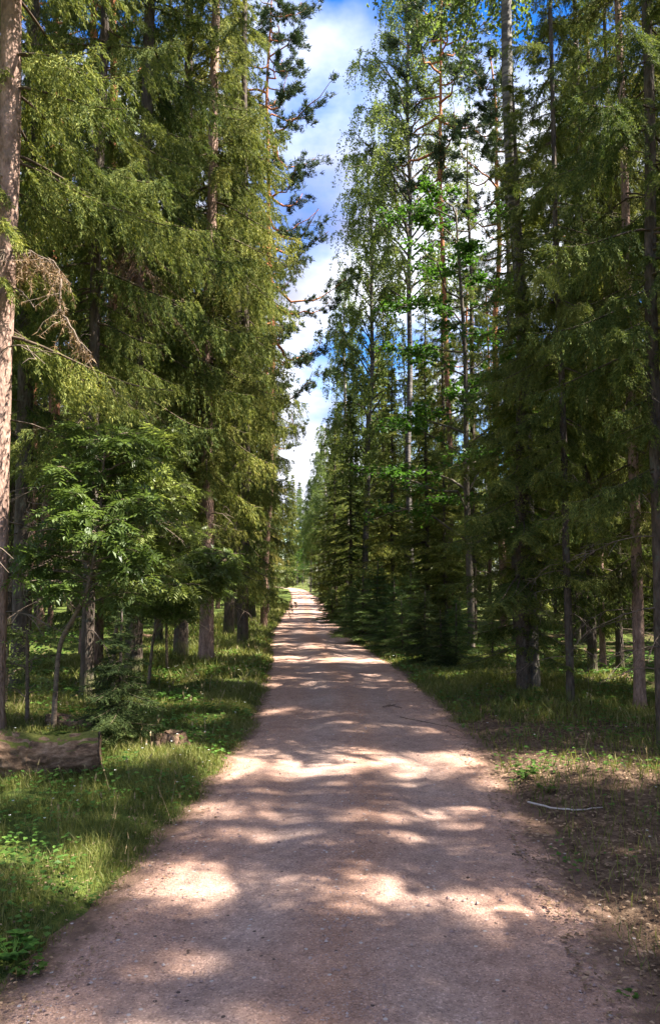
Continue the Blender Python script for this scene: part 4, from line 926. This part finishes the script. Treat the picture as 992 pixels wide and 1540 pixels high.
for (xa, ya, xb, yb, rr_, lab) in ((845, 985, 985, 978, .05, 'thin grey fallen trunk lying across the dark wood floor on the right'),
                                   (180, 958, 268, 960, .06, 'pinkish fallen trunk lying in the wood beyond the grey trunk')):
    u = at(xa, ya); v_ = at(xb, yb); make_log('fallen_log', (u[0], u[1], u[2] + rr_), (v_[0], v_[1], v_[2] + rr_), rr_, rr_ * .7, lab, int(xa))

def make_stump(px, py, r0, h, label, seed):
    x_, y_, z_ = at(px, py); g = rng(seed); r = empty('tree_stump', (x_, y_, z_)); tag(r, label, 'stump')
    k = 32; an = np.arange(k) / k * 2 * math.pi; lob = 1 + .12 * np.cos(an * 5 + 1) + g.normal(0, .03, k)
    zz = np.array([-.08, 0, .05, .12, h * .8, h]); sc = np.array([1.7, 1.45, 1.2, 1.05, 1.0, .97])
    P = np.stack([zz * 0, zz * 0, zz], 1); W = 1 + (lob - 1)[None] * np.array([2.2, 2, 1.5, 1, .8, .8])[:, None] + g.normal(0, .02, (6, k))
    mb = MB(); mb.tube(P, r0 * sc, k, cap=False, wob=W); ob('bark', mb.mesh('bark', M['log']), r)
    mb = MB(); V = []; 
    # the top: worn, mossy, sinking to the middle
    A = np.cross([0, 0, 1.0], [1, 0, 0]); 
    for q, fr in enumerate((.975, .8, .45)):
        V.append(np.stack([fr * r0 * .97 * W[5] * np.cos(an + math.pi / 2) * -1, fr * r0 * .97 * W[5] * np.sin(an + math.pi / 2) * -1, np.full(k, h + .004 - .02 * q) + g.normal(0, .008, k)], 1))
    V.append(np.array([[0, 0, h - .05]])); V = np.vstack(V); j = np.arange(k); j2 = (j + 1) % k
    f4 = np.vstack([np.stack([q * k + j, q * k + j2, (q + 1) * k + j2, (q + 1) * k + j], 1) for q in range(2)])
    mb.add(V, f4=f4, f3=np.stack([2 * k + j, 2 * k + j2, np.full(k, 3 * k)], 1)); ob('cut_top', mb.mesh('cut_top', M['log']), r)
make_stump(261, 1120, .095, .12, 'low mossy tree stump in the grass right of the small dark spruce', 4)
make_stump(236, 1121, .05, .035, 'flat remnant of a second stump touching the left of the mossy stump', 6)

def stick(name, pts, r0, m, label, cat='stick', twigs=0, seed=1, lift=.012):
    g = rng(seed); W = []
    for px, py in pts: 
        u = at(px, py); W.append([u[0], u[1], max(u[2], float(zp(u[1])) + .02) + lift])
    W = np.array(W); s0 = np.linspace(0, 1, len(W)); s1 = np.linspace(0, 1, 14); Pp = np.stack([np.interp(s1, s0, W[:, c]) for c in range(3)], 1) + g.normal(0, .003, (14, 3))
    base = Pp[0].copy(); mb = MB(); mb.tube(Pp - base, np.linspace(r0, r0 * .45, 14), 7)
    for q in range(twigs):
        i = int(g.integers(2, 13)); d = g.normal(0, 1, 3); d[2] = abs(d[2]) * .25; d = d / np.linalg.norm(d) * g.uniform(.06, .22); mb.tube(np.stack([Pp[i] - base, Pp[i] - base + d * .6, Pp[i] - base + d]), [r0 * .5, r0 * .4, r0 * .2], 4)
    o = ob(name, mb.mesh(name, M[m]), loc=base); tag(o, label, cat)
stick('fallen_stick', [(793, 1216), (830, 1219), (868, 1221), (905, 1216)], .008, 'stick', 'pale peeled stick lying on the litter at the right of the lane', twigs=1)
stick('fallen_twig', [(600, 1086), (640, 1094), (680, 1103), (704, 1115)], .0035, 'darktwig', 'dark branched twig lying at the right lane edge beyond the pale stick', 'twig', 6, 3)
stick('fallen_twig', [(575, 1071), (590, 1068), (604, 1072)], .004, 'darktwig', 'short dark twig lying in the sunlit bands on the lane', 'twig', 6, 4)
stick('fallen_twig', [(770, 1300), (785, 1302)], .005, 'darktwig', 'tiny dark twig near the right rim of the lane', 'twig', 1, 5)
stick('fallen_twig', [(800, 1308), (835, 1316)], .003, 'darktwig', 'thin curved twig right of the tiny dark twig', 'twig', 1, 6)
stick('fallen_twig', [(700, 1035), (740, 1050), (790, 1052)], .008, 'twig', 'dead branched twig lying in the grass before the thick birch', 'twig', 12, 7)
stick('fallen_twig', [(455, 940), (470, 941)], .02, 'darktwig', 'dark twig bundle lying on the lane far down', 'twig', 9, 8)

def stone(px, py, r_, m, label, cat='stone', seed=1):
    g = rng(seed); u = at(px, py); V = []; F3 = []; k = 8
    rings = [(-.5, .6), (0, 1), (.45, .8)]; an = np.arange(k) / k * 6.283
    for zz, sc in rings: V.append(np.stack([np.cos(an) * sc * g.uniform(.8, 1.2, k), np.sin(an) * sc * g.uniform(.8, 1.2, k) * .8, np.full(k, zz * .8)], 1))
    V = np.vstack(V + [np.array([[0, 0, .6]])]) * r_; j = np.arange(k); j2 = (j + 1) % k
    mb = MB(); mb.add(V, f4=np.vstack([np.stack([q * k + j, q * k + j2, (q + 1) * k + j2, (q + 1) * k + j], 1) for q in (0, 1)]), f3=np.stack([2 * k + j, 2 * k + j2, np.full(k, 3 * k)], 1))
    tag(ob('small_stone' if cat == 'stone' else 'pine_cone', mb.mesh('stone', M[m]), loc=(u[0], u[1], max(u[2], float(zp(u[1])) + .03) + r_ * .2)), label, cat)
M['darkstone'] = simple('dark stone', [(.045, .028, .024), (.11, .075, .06)], 60)
stone(283, 1451, .0085, 'darkstone', 'dark stone on the left wheel track near the bottom of the picture')
stone(703, 1337, .010, 'darkstone', 'dark brown stone on the right wheel track', seed=2)
stone(533, 1158, .016, 'darkstone', 'dark cone lying in the middle of the lane', 'cone', seed=3)

def weed(px, py, s, label, n=16, seed=1, kind='leafy', m='herb'):
    g = rng(seed); u = at(px, py); r = empty('leafy_plant', u); tag(r, label, 'plant')
    st_, lf = MB(), MB()
    for k in range(n):
        a_ = g.uniform(0, 6.28); l_ = s * g.uniform(.5, 1.1); t = np.linspace(0, 1, 5)
        P = np.stack([math.cos(a_) * l_ * .7 * t, math.sin(a_) * l_ * .7 * t, l_ * (1.1 * t - .4 * t ** 2)], 1); st_.tube(P, np.linspace(.003, .0015, 5), 4)
        for q in range(3):
            aa = a_ + (q - 1) * 1.1; leaves(lf, P[-1][None], np.array([[math.cos(aa), math.sin(aa), .1]]), .05 * s / .12, .038 * s / .12, g, flat=.95)
    ob('stem', st_.mesh('stem', M[m]), r)['kind'] = 'stuff'; ob('leaves', lf.mesh('leaves', M[m]), r)['kind'] = 'stuff'
weed(18, 1448, .12, 'clump of three-part leaves at the left edge by the lane corner', 26, 2)
weed(45, 1470, .09, 'small leafy clump at the lane rim right of the three-part leaves', 16, 3)
weed(788, 1172, .13, 'upright green weed at the right rim of the lane', 18, 4)
weed(945, 1504, .05, 'tiny green weed in the gravel at the bottom right', 8, 5)
weed(822, 1192, .09, 'small weed on the brown litter beside the upright weed', 10, 6)
hero('shrub', 42, 1088, label='low shrub with yellowish sunlit leaves behind the mossy log', H=1.0)
hero('shrub', 8, 1060, label='low leafy shrub between the left edge trunks', H=.9, rot=2)
